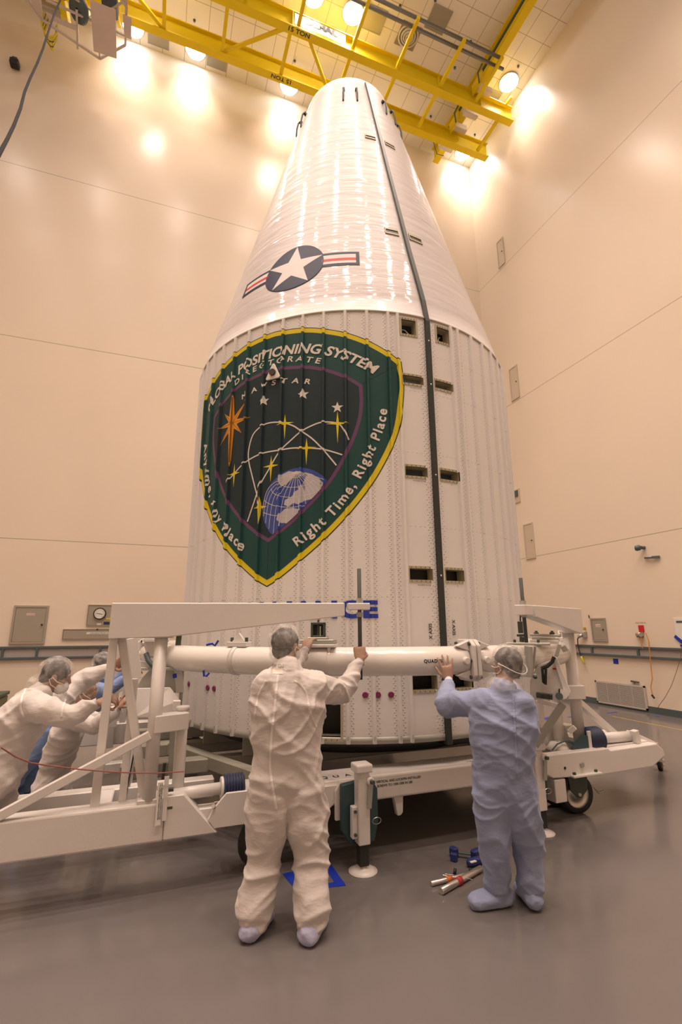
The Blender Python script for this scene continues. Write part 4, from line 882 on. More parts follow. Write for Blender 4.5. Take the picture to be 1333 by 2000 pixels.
# ================================================================ CENTRAL CRADLE FRAME
Yf = 3.87
cr_ = thing('transport_cradle', 'white steel transport cradle beam with stencilled lock instructions under the fairing', 'cradle', (FX, FY, 0.0))
MB().span((0.56, Yf, 0.385), (3.42, Yf+0.29, 0.565)).build('front_beam', W, cr_, bevel=0.018, seg=3)
MB().span((0.56, 8.0, 0.385), (3.9, 8.25, 0.565)).build('rear_beam', W, cr_, bevel=0.018)
grn = mat('primer_grey', (0.40, 0.39, 0.33), 0.5, var=0.05)  # grey-green paint of the inner cradle beams
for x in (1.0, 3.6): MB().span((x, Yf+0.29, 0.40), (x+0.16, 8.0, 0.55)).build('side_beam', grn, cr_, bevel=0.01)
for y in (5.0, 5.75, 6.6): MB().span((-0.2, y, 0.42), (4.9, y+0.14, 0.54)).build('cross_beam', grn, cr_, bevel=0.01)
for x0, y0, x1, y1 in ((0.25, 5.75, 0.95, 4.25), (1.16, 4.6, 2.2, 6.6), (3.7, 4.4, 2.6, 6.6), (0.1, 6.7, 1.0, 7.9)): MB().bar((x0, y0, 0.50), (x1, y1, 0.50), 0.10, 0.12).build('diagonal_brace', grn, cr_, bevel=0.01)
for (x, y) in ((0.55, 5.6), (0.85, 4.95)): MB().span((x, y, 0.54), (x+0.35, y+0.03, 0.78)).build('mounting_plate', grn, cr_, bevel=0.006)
MB().lathe([(0.2, 0.56), (1.55, 0.56), (1.72, 0.60), (1.80, 0.66), (1.78, 0.71), (1.70, 0.735), (0.2, 0.735)], FC, n=72).build('support_turntable', mat('turntable_dark', (0.035, 0.042, 0.042), 0.35, bump=0.3, bscale=12), cr_)
MB().box((2.75, 4.30, 0.70), (0.42, 0.30, 0.09)).build('black_bag', M['black'], cr_, bevel=0.03, seg=3)
# lettering on the beam
s = MB(); add_text(s, 'K VERTICAL AND LOCKPIN INSTALLED', (1.705, Yf, 0.508), (1, 0, 0), (0, 0, 1), 0.024, bold=0.0006, align='LEFT'); add_text(s, 'P SCREWS TO 1300-1500 IN LBS', (1.715, Yf, 0.478), (1, 0, 0), (0, 0, 1), 0.024, bold=0.0006, align='LEFT')
add_text(s, 'N', (1.49, Yf, 0.508), (1, 0, 0), (0, 0, 1), 0.024, align='LEFT'); add_text(s, 'T', (1.49, Yf, 0.478), (1, 0, 0), (0, 0, 1), 0.024, align='LEFT')
add_text(s, 'Q U A D', (1.29, Yf+0.06, 0.5655), (1, 0, 0), (0, 1, 0), 0.075, bold=0.001, align='LEFT', spacing=1.3); add_text(s, 'TW 2', (2.62, Yf+0.06, 0.5655), (1, 0, 0), (0, 1, 0), 0.04, align='LEFT')
s.build('stencil_lettering', M['ink'], cr_)
MB().prism([(0, 0), (0.30, 0), (0.30, -0.06), (0.12, -0.19), (0, -0.19)], (1.16, Yf-0.02, 0.545), (1, 0, 0), (0, 0, 1), 0.05).build('gusset_plate', W, cr_, bevel=0.006)
l = MB(); l.prism([(-0.05, 0.25), (0.035, 0.25), (0.045, 0.02), (0.03, -0.03), (0.0, -0.045), (-0.03, -0.03)], (1.27, Yf-0.01, 0.215), (1, 0, 0), (0, 0, 1), 0.04); lo_ = l.build('tow_lug', W, cr_, bevel=0.005); MB().cyl((1.27, Yf-0.035, 0.205), (1.27, Yf+0.015, 0.205), 0.014, n=12).build('lug_eye', M['green'], cr_)
MB().prism([(-0.05, 0.2), (0.05, 0.2), (0.04, 0.02), (0.02, 0), (-0.01, 0)], (1.93, Yf+0.05, 0.245), (1, 0, 0), (0, 0, 1), 0.05).build('tow_lug', W, cr_, bevel=0.005)
MB().prism([(-0.08, 0.12), (0.08, 0.12), (0.06, 0.0), (-0.02, 0.0)], (2.93, Yf+0.05, 0.27), (1, 0, 0), (0, 0, 1), 0.06).build('tow_lug', W, cr_, bevel=0.005)

# ---- jacks
def jack(x, y, label, grp='screw jacks on round feet'):
    t = MB().span((x-0.045, y-0.045, 0.18), (x+0.045, y+0.045, 0.68)).build('screw_jack', W, cr_, bevel=0.006)
    MB().lathe([(0.001, 0.0), (0.103, 0.0), (0.105, 0.008), (0.06, 0.022), (0.03, 0.028), (0.028, 0.05), (0.001, 0.05)], (x, y, 0), n=32).build('foot_pad', W, t)
    MB().span((x-0.034, y-0.034, 0.045), (x+0.034, y+0.034, 0.20)).build('inner_leg', M['ink'], t)
    MB().span((x-0.066, y-0.066, 0.655), (x+0.066, y+0.066, 0.715)).build('gearbox_cap', W, t, bevel=0.012, seg=2)
    ko = MB().cyl((x+0.045, y, 0.60), (x+0.045, y-0.075, 0.60), 0.028, n=16).build('crank_hub', W, t, bevel=0.004)
    MB().cyl((x+0.045, y-0.07, 0.60), (x+0.052, y-0.10, 0.60), 0.014, n=10).build('crank_socket', M['green'], t)
    MB().bar((x+0.045, y-0.072, 0.59), (x+0.03, y-0.065, 0.42), 0.035, 0.012, upv=(0, 1, 0)).build('crank_handle', GR, t, bevel=0.004)
    MB().prism([(-0.14, 0.0), (-0.07, -0.10), (0.12, -0.10), (0.15, 0.02), (0.15, 0.25), (0.10, 0.33), (-0.14, 0.30)], (x, y+0.075, 0.26), (1, 0, 0), (0, 0, 1), 0.05).build('mounting_plate', M['teal'], t, bevel=0.004)
    b = MB(); b.span((x-0.085, y-0.02, 0.22), (x-0.045, y+0.03, 0.43)); b.build('hinge_bracket', W, t, bevel=0.004)
    for z in (0.25, 0.40): MB().cyl((x-0.065, y-0.035, z), (x-0.065, y-0.015, z), 0.011, n=8).build('hinge_bolt', M['green'], t)
    MB().prism([(-0.17, 0), (0.17, 0), (0.17, 0.2), (0.11, 0.26), (-0.13, 0.26), (-0.17, 0.2)], (x, y+0.12, 0.31), (1, 0, 0), (0, 0, 1), 0.03).build('backing_plate', W, t, bevel=0.004)
    MB().tube([(x+0.13+0.035*math.cos(a_), y+0.03, 0.30+0.022*math.sin(a_)) for a_ in [k*PI/8 for k in range(17)]], 0.0025, n=5).build('wire_ring', M['steel'], t)
    return t
jack(1.53, 3.69, 'white screw jack with round foot standing between the two near workers')
jack(3.21, 3.76, 'white screw jack with round foot behind the blue-suited worker legs')

# ---- casters
def caster(x, y, r, w, top, parent, rz=0.0, plate=0.17, mm=None, brake=True):
    mm = mm or M['green']; t = MB().cyl((x, y, top-0.05), (x, y, top-0.012), 0.05, n=20).build('caster', mm, parent); Rm = rotz(rz); ax = Rm @ V((0, 1, 0)); fx = Rm @ V((1, 0, 0)); c = V((x, y, r)); mm = mm or M['green']
    MB().lathe([(r*0.72, -w/2), (r*0.93, -w/2), (r, -w*0.38), (r, w*0.38), (r*0.93, w/2), (r*0.72, w/2), (r*0.72, -w/2)], c, axis=ax, n=40).build('tyre', M['black'], t)
    MB().lathe([(0.01, -w*0.42), (r*0.30, -w*0.42), (r*0.34, -w*0.22), (r*0.66, -w*0.22), (r*0.72, -w*0.45), (r*0.72, w*0.45), (r*0.66, w*0.22), (r*0.34, w*0.22), (r*0.30, w*0.42), (0.01, w*0.42)], c, axis=ax, n=32).build('wheel_hub', M['steel'], t)
    for sg in (-1, 1): MB().prism([(-r*0.62, top-r-0.01), (r*0.62, top-r-0.01), (r*0.55, r*0.2), (r*0.14, -r*0.16), (-r*0.14, -r*0.16), (-r*0.5, r*0.2)], c+ax*sg*(w/2+0.012), fx, (0, 0, 1), 0.012).build('fork_arm', mm, t, bevel=0.003)
    MB().cyl(c-ax*(w/2+0.03), c+ax*(w/2+0.03), r*0.09, n=10).build('axle', M['steel'], t)
    MB().box((x, y, top-0.012), (plate, plate, 0.024), Rm).build('swivel_plate', mm, t, bevel=0.004)
    if brake: MB().tube([c+fx*r*0.6+V((0, 0, r*0.35))-ax*w*0.3, c+fx*r*1.1+V((0, 0, r*0.25))-ax*w*0.35, c+fx*r*1.35+V((0, 0, -r*0.05))-ax*w*0.4, c+fx*r*1.7+V((0, 0, r*0.0))-ax*w*0.4], 0.011, n=8).build('brake_lever', M['grey'], t)
    return t
# ---- left carriage
Lc = thing('left_carriage', 'white steel carriage with braced tower and lifting arm left of the fairing', 'carriage', (0.045, 3.87, 0.32))
MB().span((-1.25, 3.85, 0.322), (0.15, 4.01, 0.556)).build('base_beam', W, Lc, bevel=0.012, seg=2)
MB().prism([(0, 0), (0.36, 0), (0.12, 0.27), (0, 0.27)], (0.152, 3.925, 0.325), (1, 0, 0), (0, 0, 1), 0.15).build('beam_end', W, Lc, bevel=0.008)
MB().span((-0.03, 3.86, 0.552), (0.16, 4.05, 0.582)).build('post_base_plate', W, Lc, bevel=0.005)
MB().span((0.30, 3.92, 0.335), (1.25, 4.02, 0.47)).build('extension_beam', W, Lc, bevel=0.008)
MB().span((-1.25, 4.5, 0.36), (0.55, 4.62, 0.50)).build('inner_beam', W, Lc, bevel=0.008)
MB().span((-1.25, 4.0, 0.40), (-1.12, 7.0, 0.52)).build('side_beam', W, Lc, bevel=0.008)
MB().span((-0.32, 4.0, 0.40), (-0.2, 4.52, 0.50)).build('cross_member', W, Lc, bevel=0.008)
MB().cyl((0.045, 3.90, 0.57), (0.045, 3.87, 1.655), 0.046, n=28).build('tower_post', W, Lc)
MB().cyl((0.235, 4.0, 0.47), (0.235, 4.0, 1.12), 0.042, n=24).build('stub_post', W, Lc, bevel=0.004); MB().cyl((0.235, 4.0, 1.12), (0.235, 4.0, 1.145), 0.046, n=24).build('stub_cap', W, Lc)
MB().bar((0.03, 3.88, 1.055), (0.26, 3.96, 1.055), 0.11, 0.115).build('bracket_block', W, Lc, bevel=0.006)
MB().bar((0.02, 3.86, 0.99), (-1.22, 3.88, 0.34+0.05), 0.055, 0.055).build('diagonal_brace', W, Lc, bevel=0.004)
MB().bar((-0.29, 3.95, 0.55), (-0.275, 3.94, 1.66), 0.055, 0.055).build('tower_leg', W, Lc, bevel=0.004)
MB().bar((-0.23, 3.98, 1.66), (0.015, 3.96, 0.57), 0.055, 0.055).build('tower_leg', W, Lc, bevel=0.004)
MB().bar((-0.125, 4.0, 0.55), (-0.115, 4.03, 1.35), 0.05, 0.05).build('tower_leg', W, Lc, bevel=0.004)
# lifting arm
def arm(post, rod, tail, z1, zt, zr0, zr1, w=0.12):
    post, rod, tail = V((*post, 0)), V((*rod, 0)), V((*tail, 0)); d = (rod-tail).normalized(); L_ = (rod-tail).length; Lp = (post-tail).dot(d)
    b = MB(); b.prism([(0, zt), (Lp+0.06, zt+0.01), (L_-0.12, zr0), (L_-0.12, z1), (0, z1)], tail, d, (0, 0, 1), w)
    b2 = MB(); b2.box(tail+d*(L_-0.01)+V((0, 0, (zr1+z1)/2)), (0.17, w*0.75, z1-zr1), Matrix((d, V((0, 0, 1)).cross(d), V((0, 0, 1)))).transposed())
    return b, b2
b, b2 = arm((0.045, 3.86), (1.45, 3.495), (-0.295, 3.945), 1.885, 1.635, 1.79, 1.835)
b.build('lifting_arm', W, Lc, bevel=0.005); b2.build('arm_tip', W, Lc, bevel=0.005)
MB().cyl((0.045, 3.875, 1.64), (0.045, 3.875, 1.662), 0.075, n=24).build('post_collar', W, Lc)
# drum unit
def drum(x, y, sgn, par, r=0.09, z=0.575, rt=0.04):
    MB().cyl((x-sgn*0.42, y, z-0.01), (x-sgn*0.02, y, z+0.0), rt, n=24).build('push_tube', W, par); MB().cyl((x-sgn*0.02, y, z), (x, y, z), 0.075, n=28).build('tube_flange', W, par, bevel=0.003)
    pf = [(0.05, 0)]; 
    for k in range(7): pf += [(r, 0.004+k*0.021), (r, 0.012+k*0.021), (r-0.014, 0.016+k*0.021), (r-0.014, 0.021+k*0.021)]
    MB().lathe(pf+[(0.05, 0.15)], (x, y, z), axis=(sgn, 0, 0), n=36).build('rubber_bellows', M['darkblue'], par)
    MB().cyl((x-sgn*0.02, y, z+0.055), (x+sgn*0.005, y, z+0.055), 0.008, n=6).build('flange_bolt', M['ink'], par)
drum(0.55, 3.96, 1, Lc)
MB().prism([(0, 0), (0.035, 0), (0.035, 0.26), (0, 0.26)], (0.095, 3.83, 0.43), (1, 0, 0), (0, 0, 1), 0.012).build('instruction_plate', M['label'], Lc); MB().prism([(0, 0), (0.03, 0), (0.03, 0.27), (0, 0.27)], (0.135, 3.84, 0.45), (1, 0, 0), (0, 0, 1), 0.012).build('tube_end_plate', W, Lc)
s = MB()
for k, tx in enumerate(('TO LOCK TUBE TURN SCREW CLOCKWISE', 'TO UNLOCK TURN COUNTERCLOCKWISE')): add_text(s, tx, (0.107+k*0.012, 3.823, 0.68), (0, 0, -1), (1, 0, 0), 0.011, align='LEFT', bold=0.0003)
s.build('plate_lettering', M['ink'], Lc)
MB().bar((0.125, 3.86, 0.70), (0.13, 3.86, 0.80), 0.025, 0.02).build('black_grip', M['ink'], Lc)
for z in (0.52, 0.63): MB().cyl((0.16, 3.86, z), (0.20, 3.86, z), 0.014, n=6).build('end_bolt', M['green'], Lc)
MB().prism([(0, -0.04), (0.045, -0.10), (0.30, -0.10), (0.30, 0.115), (0.12, 0.115), (0.03, 0.02)], (0.44, 3.86, 0.455), (1, 0, 0), (0, 0, 1), 0.02).build('side_plate', W, Lc, bevel=0.004)
MB().cyl((0.47, 3.84, 0.50), (0.50, 3.90, 0.46), 0.014, n=10).build('lock_pin', M['steel'], Lc)
MB().span((0.5, 3.90, 0.45), (0.95, 4.03, 0.47)).build('deck_plate', W, Lc)
# ring carrier head (left)
hl = at(275, 1385, 4.7); hr = at(352, 1385, 4.85)
def onD(px, py, D): return at(px, py, D)
b = MB(); quad = [onD(262, 1344, 4.75), onD(333, 1342, 4.8), onD(352, 1368, 4.75), onD(350, 1402, 4.75), onD(262, 1402, 4.7)]; nn = (quad[1]-quad[0]).cross(quad[4]-quad[0]).normalized()*0.18
if nn.y < 0: nn = -nn
n_ = len(quad); b._add(quad+[q+nn for q in quad], [tuple(range(n_)), tuple(range(2*n_-1, n_-1, -1))]+[(i, (i+1) % n_, n_+(i+1) % n_, n_+i) for i in range(n_)]); b.build('carrier_box', W, Lc, bevel=0.006)
b = MB(); quad = [onD(293, 1308, 4.95), onD(343, 1307, 4.95), onD(350, 1345, 4.95), onD(345, 1352, 4.95), onD(266, 1345, 4.95), onD(280, 1322, 4.95)]; n_ = len(quad)
b._add(quad+[q+nn*0.3 for q in quad], [tuple(range(n_)), tuple(range(2*n_-1, n_-1, -1))]+[(i, (i+1) % n_, n_+(i+1) % n_, n_+i) for i in range(n_)]); b.build('carrier_plate', GR, Lc, bevel=0.004)
def colA(px0, py0, px1, py1, D, w, name, m_, par, h=None): MB().bar(onD(px0, py0, D), onD(px1, py1, D), w, h or w).build(name, m_, par, bevel=0.003)
colA(268, 1306, 345, 1306, 4.92, 0.10, 'carrier_rail', GR, Lc, 0.025); colA(278, 1244, 340, 1244, 4.95, 0.16, 'clamp_top_plate', GR, Lc, 0.02); colA(280, 1250, 330, 1250, 4.93, 0.16, 'clamp_flange', W, Lc, 0.03)
b = MB(); quad = [onD(283, 1252, 4.9), onD(326, 1252, 4.9), onD(316, 1282, 4.9), onD(292, 1282, 4.9)]; n_ = 4; b._add(quad+[q+nn*0.5 for q in quad], [(0, 1, 2, 3), (7, 6, 5, 4)]+[(i, (i+1) % 4, 4+(i+1) % 4, 4+i) for i in range(4)]); b.build('clamp_web', W, Lc, bevel=0.004)
b = MB(); b.tube([onD(285, 1276, 4.9), onD(290, 1290, 4.88), onD(296, 1298, 4.85), onD(306, 1305, 4.85)], 0.022, n=10); b.build('clamp_yoke', M['slate'], Lc)
colA(264, 1295, 300, 1303, 4.95, 0.05, 'yoke_bracket', W, Lc, 0.06)
colA(345, 1238, 354, 1238, 5.0, 0.12, 'guide_bracket', M['green'], Lc, 0.04); colA(350, 1240, 348, 1262, 5.0, 0.05, 'guide_post', M['green'], Lc)
colA(348, 1308, 352, 1352, 4.98, 0.07, 'guide_column', W, Lc); colA(341, 1316, 342, 1324, 4.9, 0.035, 'blue_clip', M['tape'], Lc)
colA(357, 1300, 352, 1384, 5.05, 0.03, 'guide_column', GR, Lc); colA(346, 1368, 344, 1388, 4.6, 0.06, 'carrier_lug', W, Lc)
colA(300, 1402, 292, 1545, 4.9, 0.06, 'carrier_leg', W, Lc); colA(262, 1402, 250, 1560, 4.8, 0.05, 'carrier_leg', W, Lc); colA(340, 1395, 332, 1540, 4.9, 0.05, 'carrier_leg', GR, Lc)
colA(254, 1247, 262, 1326, 4.55, 0.05, 'tower_plate', W, Lc, 0.12)
colA(262, 1470, 245, 1560, 4.5, 0.012, 'hydraulic_hose', M['ink'], Lc); colA(272, 1440, 248, 1560, 4.52, 0.012, 'hydraulic_hose', M['steel'], Lc)
# brackets behind: far left tower
Fc = thing('rear_carriage', 'second white braced carriage standing behind the left carriage and workers', 'carriage', (-0.3, 7.0, 0.3))
MB().span((-1.25, 6.95, 0.34), (0.55, 7.11, 0.58)).build('base_beam', W, Fc, bevel=0.012)
for (x0, y0, x1, y1, D) in ((232, 1255, 220, 1420, 6.6), (222, 1320, 214, 1460, 6.9), (238, 1385, 175, 1420, 6.7)): MB().bar(onD(x0, y0, D), onD(x1, y1, D), 0.08, 0.08).build('tower_leg', W, Fc, bevel=0.004)
MB().bar((-0.3, 7.0, 0.55), (-0.28, 7.0, 1.65), 0.07, 0.07).build('tower_post', W, Fc, bevel=0.004)
MB().bar((-0.3, 7.0, 1.0), (-1.2, 7.03, 0.55), 0.06, 0.06).build('diagonal_brace', W, Fc, bevel=0.004)
MB().bar((-1.33, 7.02, 0.30), (-1.2, 7.02, 0.30), 0.16, 0.12).build('outrigger_block', W, Fc, bevel=0.008)
MB().bar(onD(205, 1500, 6.3), onD(245, 1495, 6.3), 0.12, 0.10).build('step_block', W, Fc, bevel=0.008)

# ---- right carriage
Rc = thing('right_carriage', 'white steel carriage with braced tower and lifting arm right of the fairing', 'carriage', (4.1, 3.9, 0.2))
pl = [onY(*q, 3.85) for q in ((1060, 1481), (1066, 1475), (1186, 1461), (1192, 1465), (1282, 1452), (1294, 1462), (1299, 1475), (1275, 1497), (1172, 1514), (1080, 1520), (1062, 1510))]
MB().prism([(p.x-3.3, p.z) for p in pl], (3.3, 3.89, 0), (1, 0, 0), (0, 0, 1), 0.10).build('base_beam', W, Rc, bevel=0.010, seg=2)
MB().span((4.2, 3.94, 0.53), (4.8, 4.55, 0.57)).build('deck_plate', W, Rc, bevel=0.004)
MB().span((3.4, 4.45, 0.36), (4.95, 4.57, 0.56)).build('inner_beam', W, Rc, bevel=0.01)
MB().bar((4.78, 3.92, 0.50), (5.75, 4.66, 0.28), 0.12, 0.12).build('outrigger_arm', W, Rc, bevel=0.008); MB().box((5.86, 4.72, 0.20), (0.12, 0.12, 0.10)).build('outrigger_block', W, Rc, bevel=0.01)
b = MB(); b.span((3.47, 3.845, 0.17), (3.60, 3.98, 0.36)); b.build('foot_block', W, Rc, bevel=0.006)
MB().span((3.66, 3.80, 0.365), (4.0, 4.14, 0.385)).build('caster_plate', W, Rc, bevel=0.004)
for x in (3.70, 3.96): MB().cyl((x, 3.84, 0.385), (x, 3.84, 0.405), 0.018, n=6).build('plate_bolt', M['green'], Rc)
MB().cyl((3.80, 3.825, 0.46), (3.80, 3.845, 0.46), 0.024, n=6).build('beam_bolt', M['grey'], Rc); MB().cyl((3.60, 3.835, 0.45), (3.60, 3.842, 0.45), 0.012, n=12).build('beam_hole', M['ink'], Rc)
drum(4.19, 3.99, -1, Rc, r=0.115, z=0.625, rt=0.05)
MB().bar(at(1238, 1440, 6.05), at(1246, 1437, 6.1), 0.06, 0.12).build('clevis', W, Rc, bevel=0.004)
MB().bar(at(1228, 1434, 6.2), at(1276, 1456, 6.45), 0.06, 0.08).build('end_rail', W, Rc, bevel=0.004); MB().cyl((4.62, 3.97, 0.625), (4.62, 4.02, 0.625), 0.018, n=8).build('tube_pin', M['green'], Rc)
b = MB(); b.prism([(0, 0), (0.52, 0.02), (0.48, 0.16), (0.40, 0.19), (0.20, 0.21), (0.06, 0.17), (0, 0.09)], (3.53, 4.22, 0.56), (1, 0, 0), (0, 0, 1), 0.02); b.build('side_plate', W, Rc, bevel=0.003)
MB().cyl((3.62, 4.205, 0.69), (3.62, 4.215, 0.69), 0.014, n=10).build('side_hole', M['ink'], Rc)
MB().prism([(0, 0), (0.22, 0), (0.22, 0.12), (0.14, 0.14), (0.04, 0.07)], (3.77, 3.92, 0.56), (1, 0, 0), (0, 0, 1), 0.012).build('guard_plate', M['teal'], Rc); MB().prism([(0, 0), (0.04, 0), (0.04, 0.17), (0, 0.17)], (3.99, 3.92, 0.55), (1, 0, 0), (0, 0, 1), 0.02).build('end_plate', W, Rc, bevel=0.003)
MB().lathe([(0.01, 0.05), (0.07, 0.045), (0.10, 0.0), (0.10, -0.02)], (3.74, 4.05, 0.57), n=24).build('motor_dome', W, Rc); MB().tube([(3.60, 3.98, 0.57), (3.66, 3.97, 0.62), (3.75, 3.96, 0.645), (3.84, 3.97, 0.62), (3.88, 3.98, 0.57)], 0.008, n=6).build('hose', M['slate'], Rc)
rp = (4.02, 4.05)
MB().cyl((*rp, 0.57), (*rp, 1.655), 0.056, n=28).build('tower_post', W, Rc); MB().cyl((*rp, 1.64), (*rp, 1.665), 0.085, n=24).build('post_collar', W, Rc)
MB().cyl((3.83, 4.12, 0.57), (3.83, 4.12, 1.08), 0.050, n=24).build('stub_post', W, Rc)
MB().bar((3.80, 4.08, 1.07), (4.06, 3.99, 1.07), 0.13, 0.13).build('bracket_block', W, Rc, bevel=0.006)
MB().bar((4.05, 4.10, 1.0), (4.72, 4.26, 0.58), 0.06, 0.06).build('diagonal_brace', W, Rc, bevel=0.004)
MB().bar((4.24, 4.25, 1.65), (4.30, 4.38, 0.56), 0.05, 0.05).build('tower_leg', W, Rc, bevel=0.004)
b, b2 = arm((4.02, 3.97), (2.93, 3.415), (4.11, 4.01), 1.885, 1.635, 1.785, 1.80)
b.build('lifting_arm', W, Rc, bevel=0.005); b2.build('arm_tip', W, Rc, bevel=0.005)
# cross braces behind the blue worker
for q0, q1, D, w_ in (((1101, 1374), (1046, 1455), 4.9, 0.06), ((1042, 1400), (1066, 1450), 4.95, 0.05), ((1054, 1368), (1060, 1440), 5.3, 0.05), ((1090, 1378), (1050, 1368), 5.2, 0.04), ((1124, 1420), (1112, 1430), 5.0, 0.04)): MB().bar(onD(*q0, D), onD(*q1, D+0.0), w_, w_).build('cross_brace', GR if D < 4.92 else W, Rc, bevel=0.003)
# head plate assembly
def plate(pts, D, th, name, m_, par, bev=0.004, depth=None):
    q = [onD(x, y, D if not isinstance(D, (list, tuple)) else D[i]) for i, (x, y) in enumerate(pts)]; n_ = len(q); c = sum(q, V())/n_; nr = V()
    for i in range(n_): nr += (q[i]-c).cross(q[(i+1) % n_]-c)
    nr.normalize()
    if nr.dot(FW) < 0: nr = -nr
    b = MB(); b._add(q+[p+nr*th for p in q], [tuple(range(n_)), tuple(range(2*n_-1, n_-1, -1))]+[(i, (i+1) % n_, n_+(i+1) % n_, n_+i) for i in range(n_)])
    return b.build(name, m_, par, bevel=bev)
plate([(1050, 1300), (1083, 1288), (1114, 1352), (1112, 1365), (1100, 1368), (1036, 1366), (1036, 1330)], 4.85, 0.06, 'carrier_plate', W, Rc)
plate([(1080, 1284), (1088, 1284), (1116, 1352), (1112, 1362), (1104, 1358)], 4.82, 0.02, 'plate_edge', W, Rc)
MB().tube([onD(1083, 1283, 4.8), onD(1079, 1293, 4.8), onD(1070, 1301, 4.8), onD(1058, 1306, 4.8)], 0.016, n=8).build('yoke', M['ink'], Rc)
MB().tube([onD(1060, 1306, 4.78), onD(1062, 1332, 4.78), onD(1066, 1337, 4.78), onD(1067, 1306, 4.78)], 0.012, n=6).build('lever', M['ink'], Rc)
colA(1048, 1357, 1080, 1361, 4.80, 0.04, 'valve_block', M['green'], Rc, 0.045)
for x in (1061, 1073): MB().cyl(onD(x, 1360, 4.80), onD(x, 1360, 4.74), 0.014, n=8).build('valve_cap', M['ink'], Rc)
MB().cyl(onD(1093, 1360, 4.80), onD(1093, 1360, 4.72), 0.03, n=16).build('pin_knob', M['slate'], Rc); MB().cyl(onD(1100, 1356, 4.84), onD(1100, 1356, 4.78), 0.04, n=20).build('pin_boss', W, Rc); colA(1093, 1345, 1093, 1357, 4.78, 0.012, 'pin_lanyard', M['ink'], Rc)
MB().box(onD(1084, 1306, 4.84), (0.015, 0.03, 0.012)).build('red_mark', M['red'], Rc)
def sh(q0, q1, D, w_, h_, n, m_, b=0.003): return MB().bar(onD(*q0, D), onD(*q1, D), w_, h_).build(n, m_, Rc, bevel=b)
sh((990, 1257), (1075, 1258), 4.5, 0.14, 0.02, 'clamp_top_plate', GR)
sh((1005, 1262), (1010, 1325), 4.42, 0.05, 0.03, 'clamp_column', GR); sh((1033, 1262), (1034, 1322), 4.42, 0.07, 0.03, 'clamp_column', GR); sh((1046, 1262), (1040, 1322), 4.62, 0.03, 0.02, 'clamp_column', GR)
sh((1000, 1318), (1048, 1318), 4.48, 0.12, 0.02, 'clamp_base_plate', GR)
for x in (1006, 1052): sh((x, 1256), (x, 1249), 4.46, 0.018, 0.018, 'clamp_bolt', M['green'])
for x in (1012, 1046): MB().ball(onD(x, 1322, 4.40), 0.018, n=8).build('clamp_nut', M['green'], Rc)
sh((1012, 1225), (1022, 1225), 4.62, 0.09, 0.10, 'sight_block', M['green']); sh((1010, 1241), (1030, 1241), 4.62, 0.09, 0.02, 'sight_plate', M['green']); sh((1017, 1200), (1017, 1218), 4.62, 0.012, 0.012, 'sight_screw', M['ink']); sh((1020, 1244), (1020, 1254), 4.60, 0.03, 0.03, 'sight_stem', M['green'])
sh((1036, 1240), (1095, 1242), 5.0, 0.16, 0.022, 'saddle_plate', GR); sh((1040, 1247), (1093, 1249), 5.0, 0.16, 0.02, 'saddle_flange', GR); sh((1036, 1252), (1092, 1254), 4.98, 0.16, 0.03, 'saddle_base', W)
for x in (1048, 1079): sh((x-5, 1237), (x+5, 1237), 4.98, 0.04, 0.02, 'saddle_nut', M['green']); sh((x, 1236), (x, 1232), 4.98, 0.02, 0.02, 'saddle_stud', M['green'])
sh((1094, 1258), (1087, 1282), 4.78, 0.03, 0.03, 'yoke_link', GR); sh((1100, 1262), (1106, 1272), 5.15, 0.05, 0.05, 'end_bracket', GR)
# threaded rods
for (p0, p1, lb) in (((1.45, 3.495, 1.33), (1.45, 3.495, 2.15), 'dark threaded rod hanging through the left lifting arm tip, gripped by the worker'), ((2.93, 3.415, 1.575), (2.93, 3.415, 2.115), 'dark threaded rod standing in the right lifting arm tip')):
    t = thing('threaded_rod', lb, 'rod', p0); MB().cyl(p0, p1, 0.0155, n=14).build('rod', M['rod'], t)
    for z, h in ((1.905, 0.035), (1.80, 0.035)): MB().cyl((p0[0], p0[1], z-h/2), (p0[0], p0[1], z+h/2), 0.026, n=6).build('nut', GR, t)
# thin red tether
tp = [onD(*q, D) for q, D in (((2, 1460), 3.5), ((30, 1478), 3.55), ((60, 1490), 3.6), ((100, 1496), 3.65), ((150, 1502), 3.7), ((220, 1508), 3.75), ((270, 1510), 3.78), ((310, 1510), 3.8), ((360, 1507), 3.8))]
tag(MB().tube(tp, 0.004, n=6).build('tether_line', mat('tether_red', (0.30, 0.10, 0.09), 0.6)), 'thin red tether line sagging across the left carriage', 'cord')

caster(3.86, 4.03, 0.172, 0.115, 0.365, Rc, rz=math.radians(-8)); caster(3.83, 4.235, 0.172, 0.13, 0.36, Rc, rz=math.radians(-8), brake=False); caster(5.90, 4.72, 0.062, 0.045, 0.15, Rc, rz=math.radians(30), plate=0.09, mm=W, brake=False)
caster(0.86, 4.02, 0.178, 0.115, 0.375, cr_, rz=math.radians(20)); caster(0.55, 7.3, 0.19, 0.10, 0.42, cr_, rz=math.radians(60), mm=M['darkblue']); caster(-1.28, 7.02, 0.09, 0.05, 0.24, Fc, rz=math.radians(70), plate=0.12, mm=M['darkblue'], brake=False)
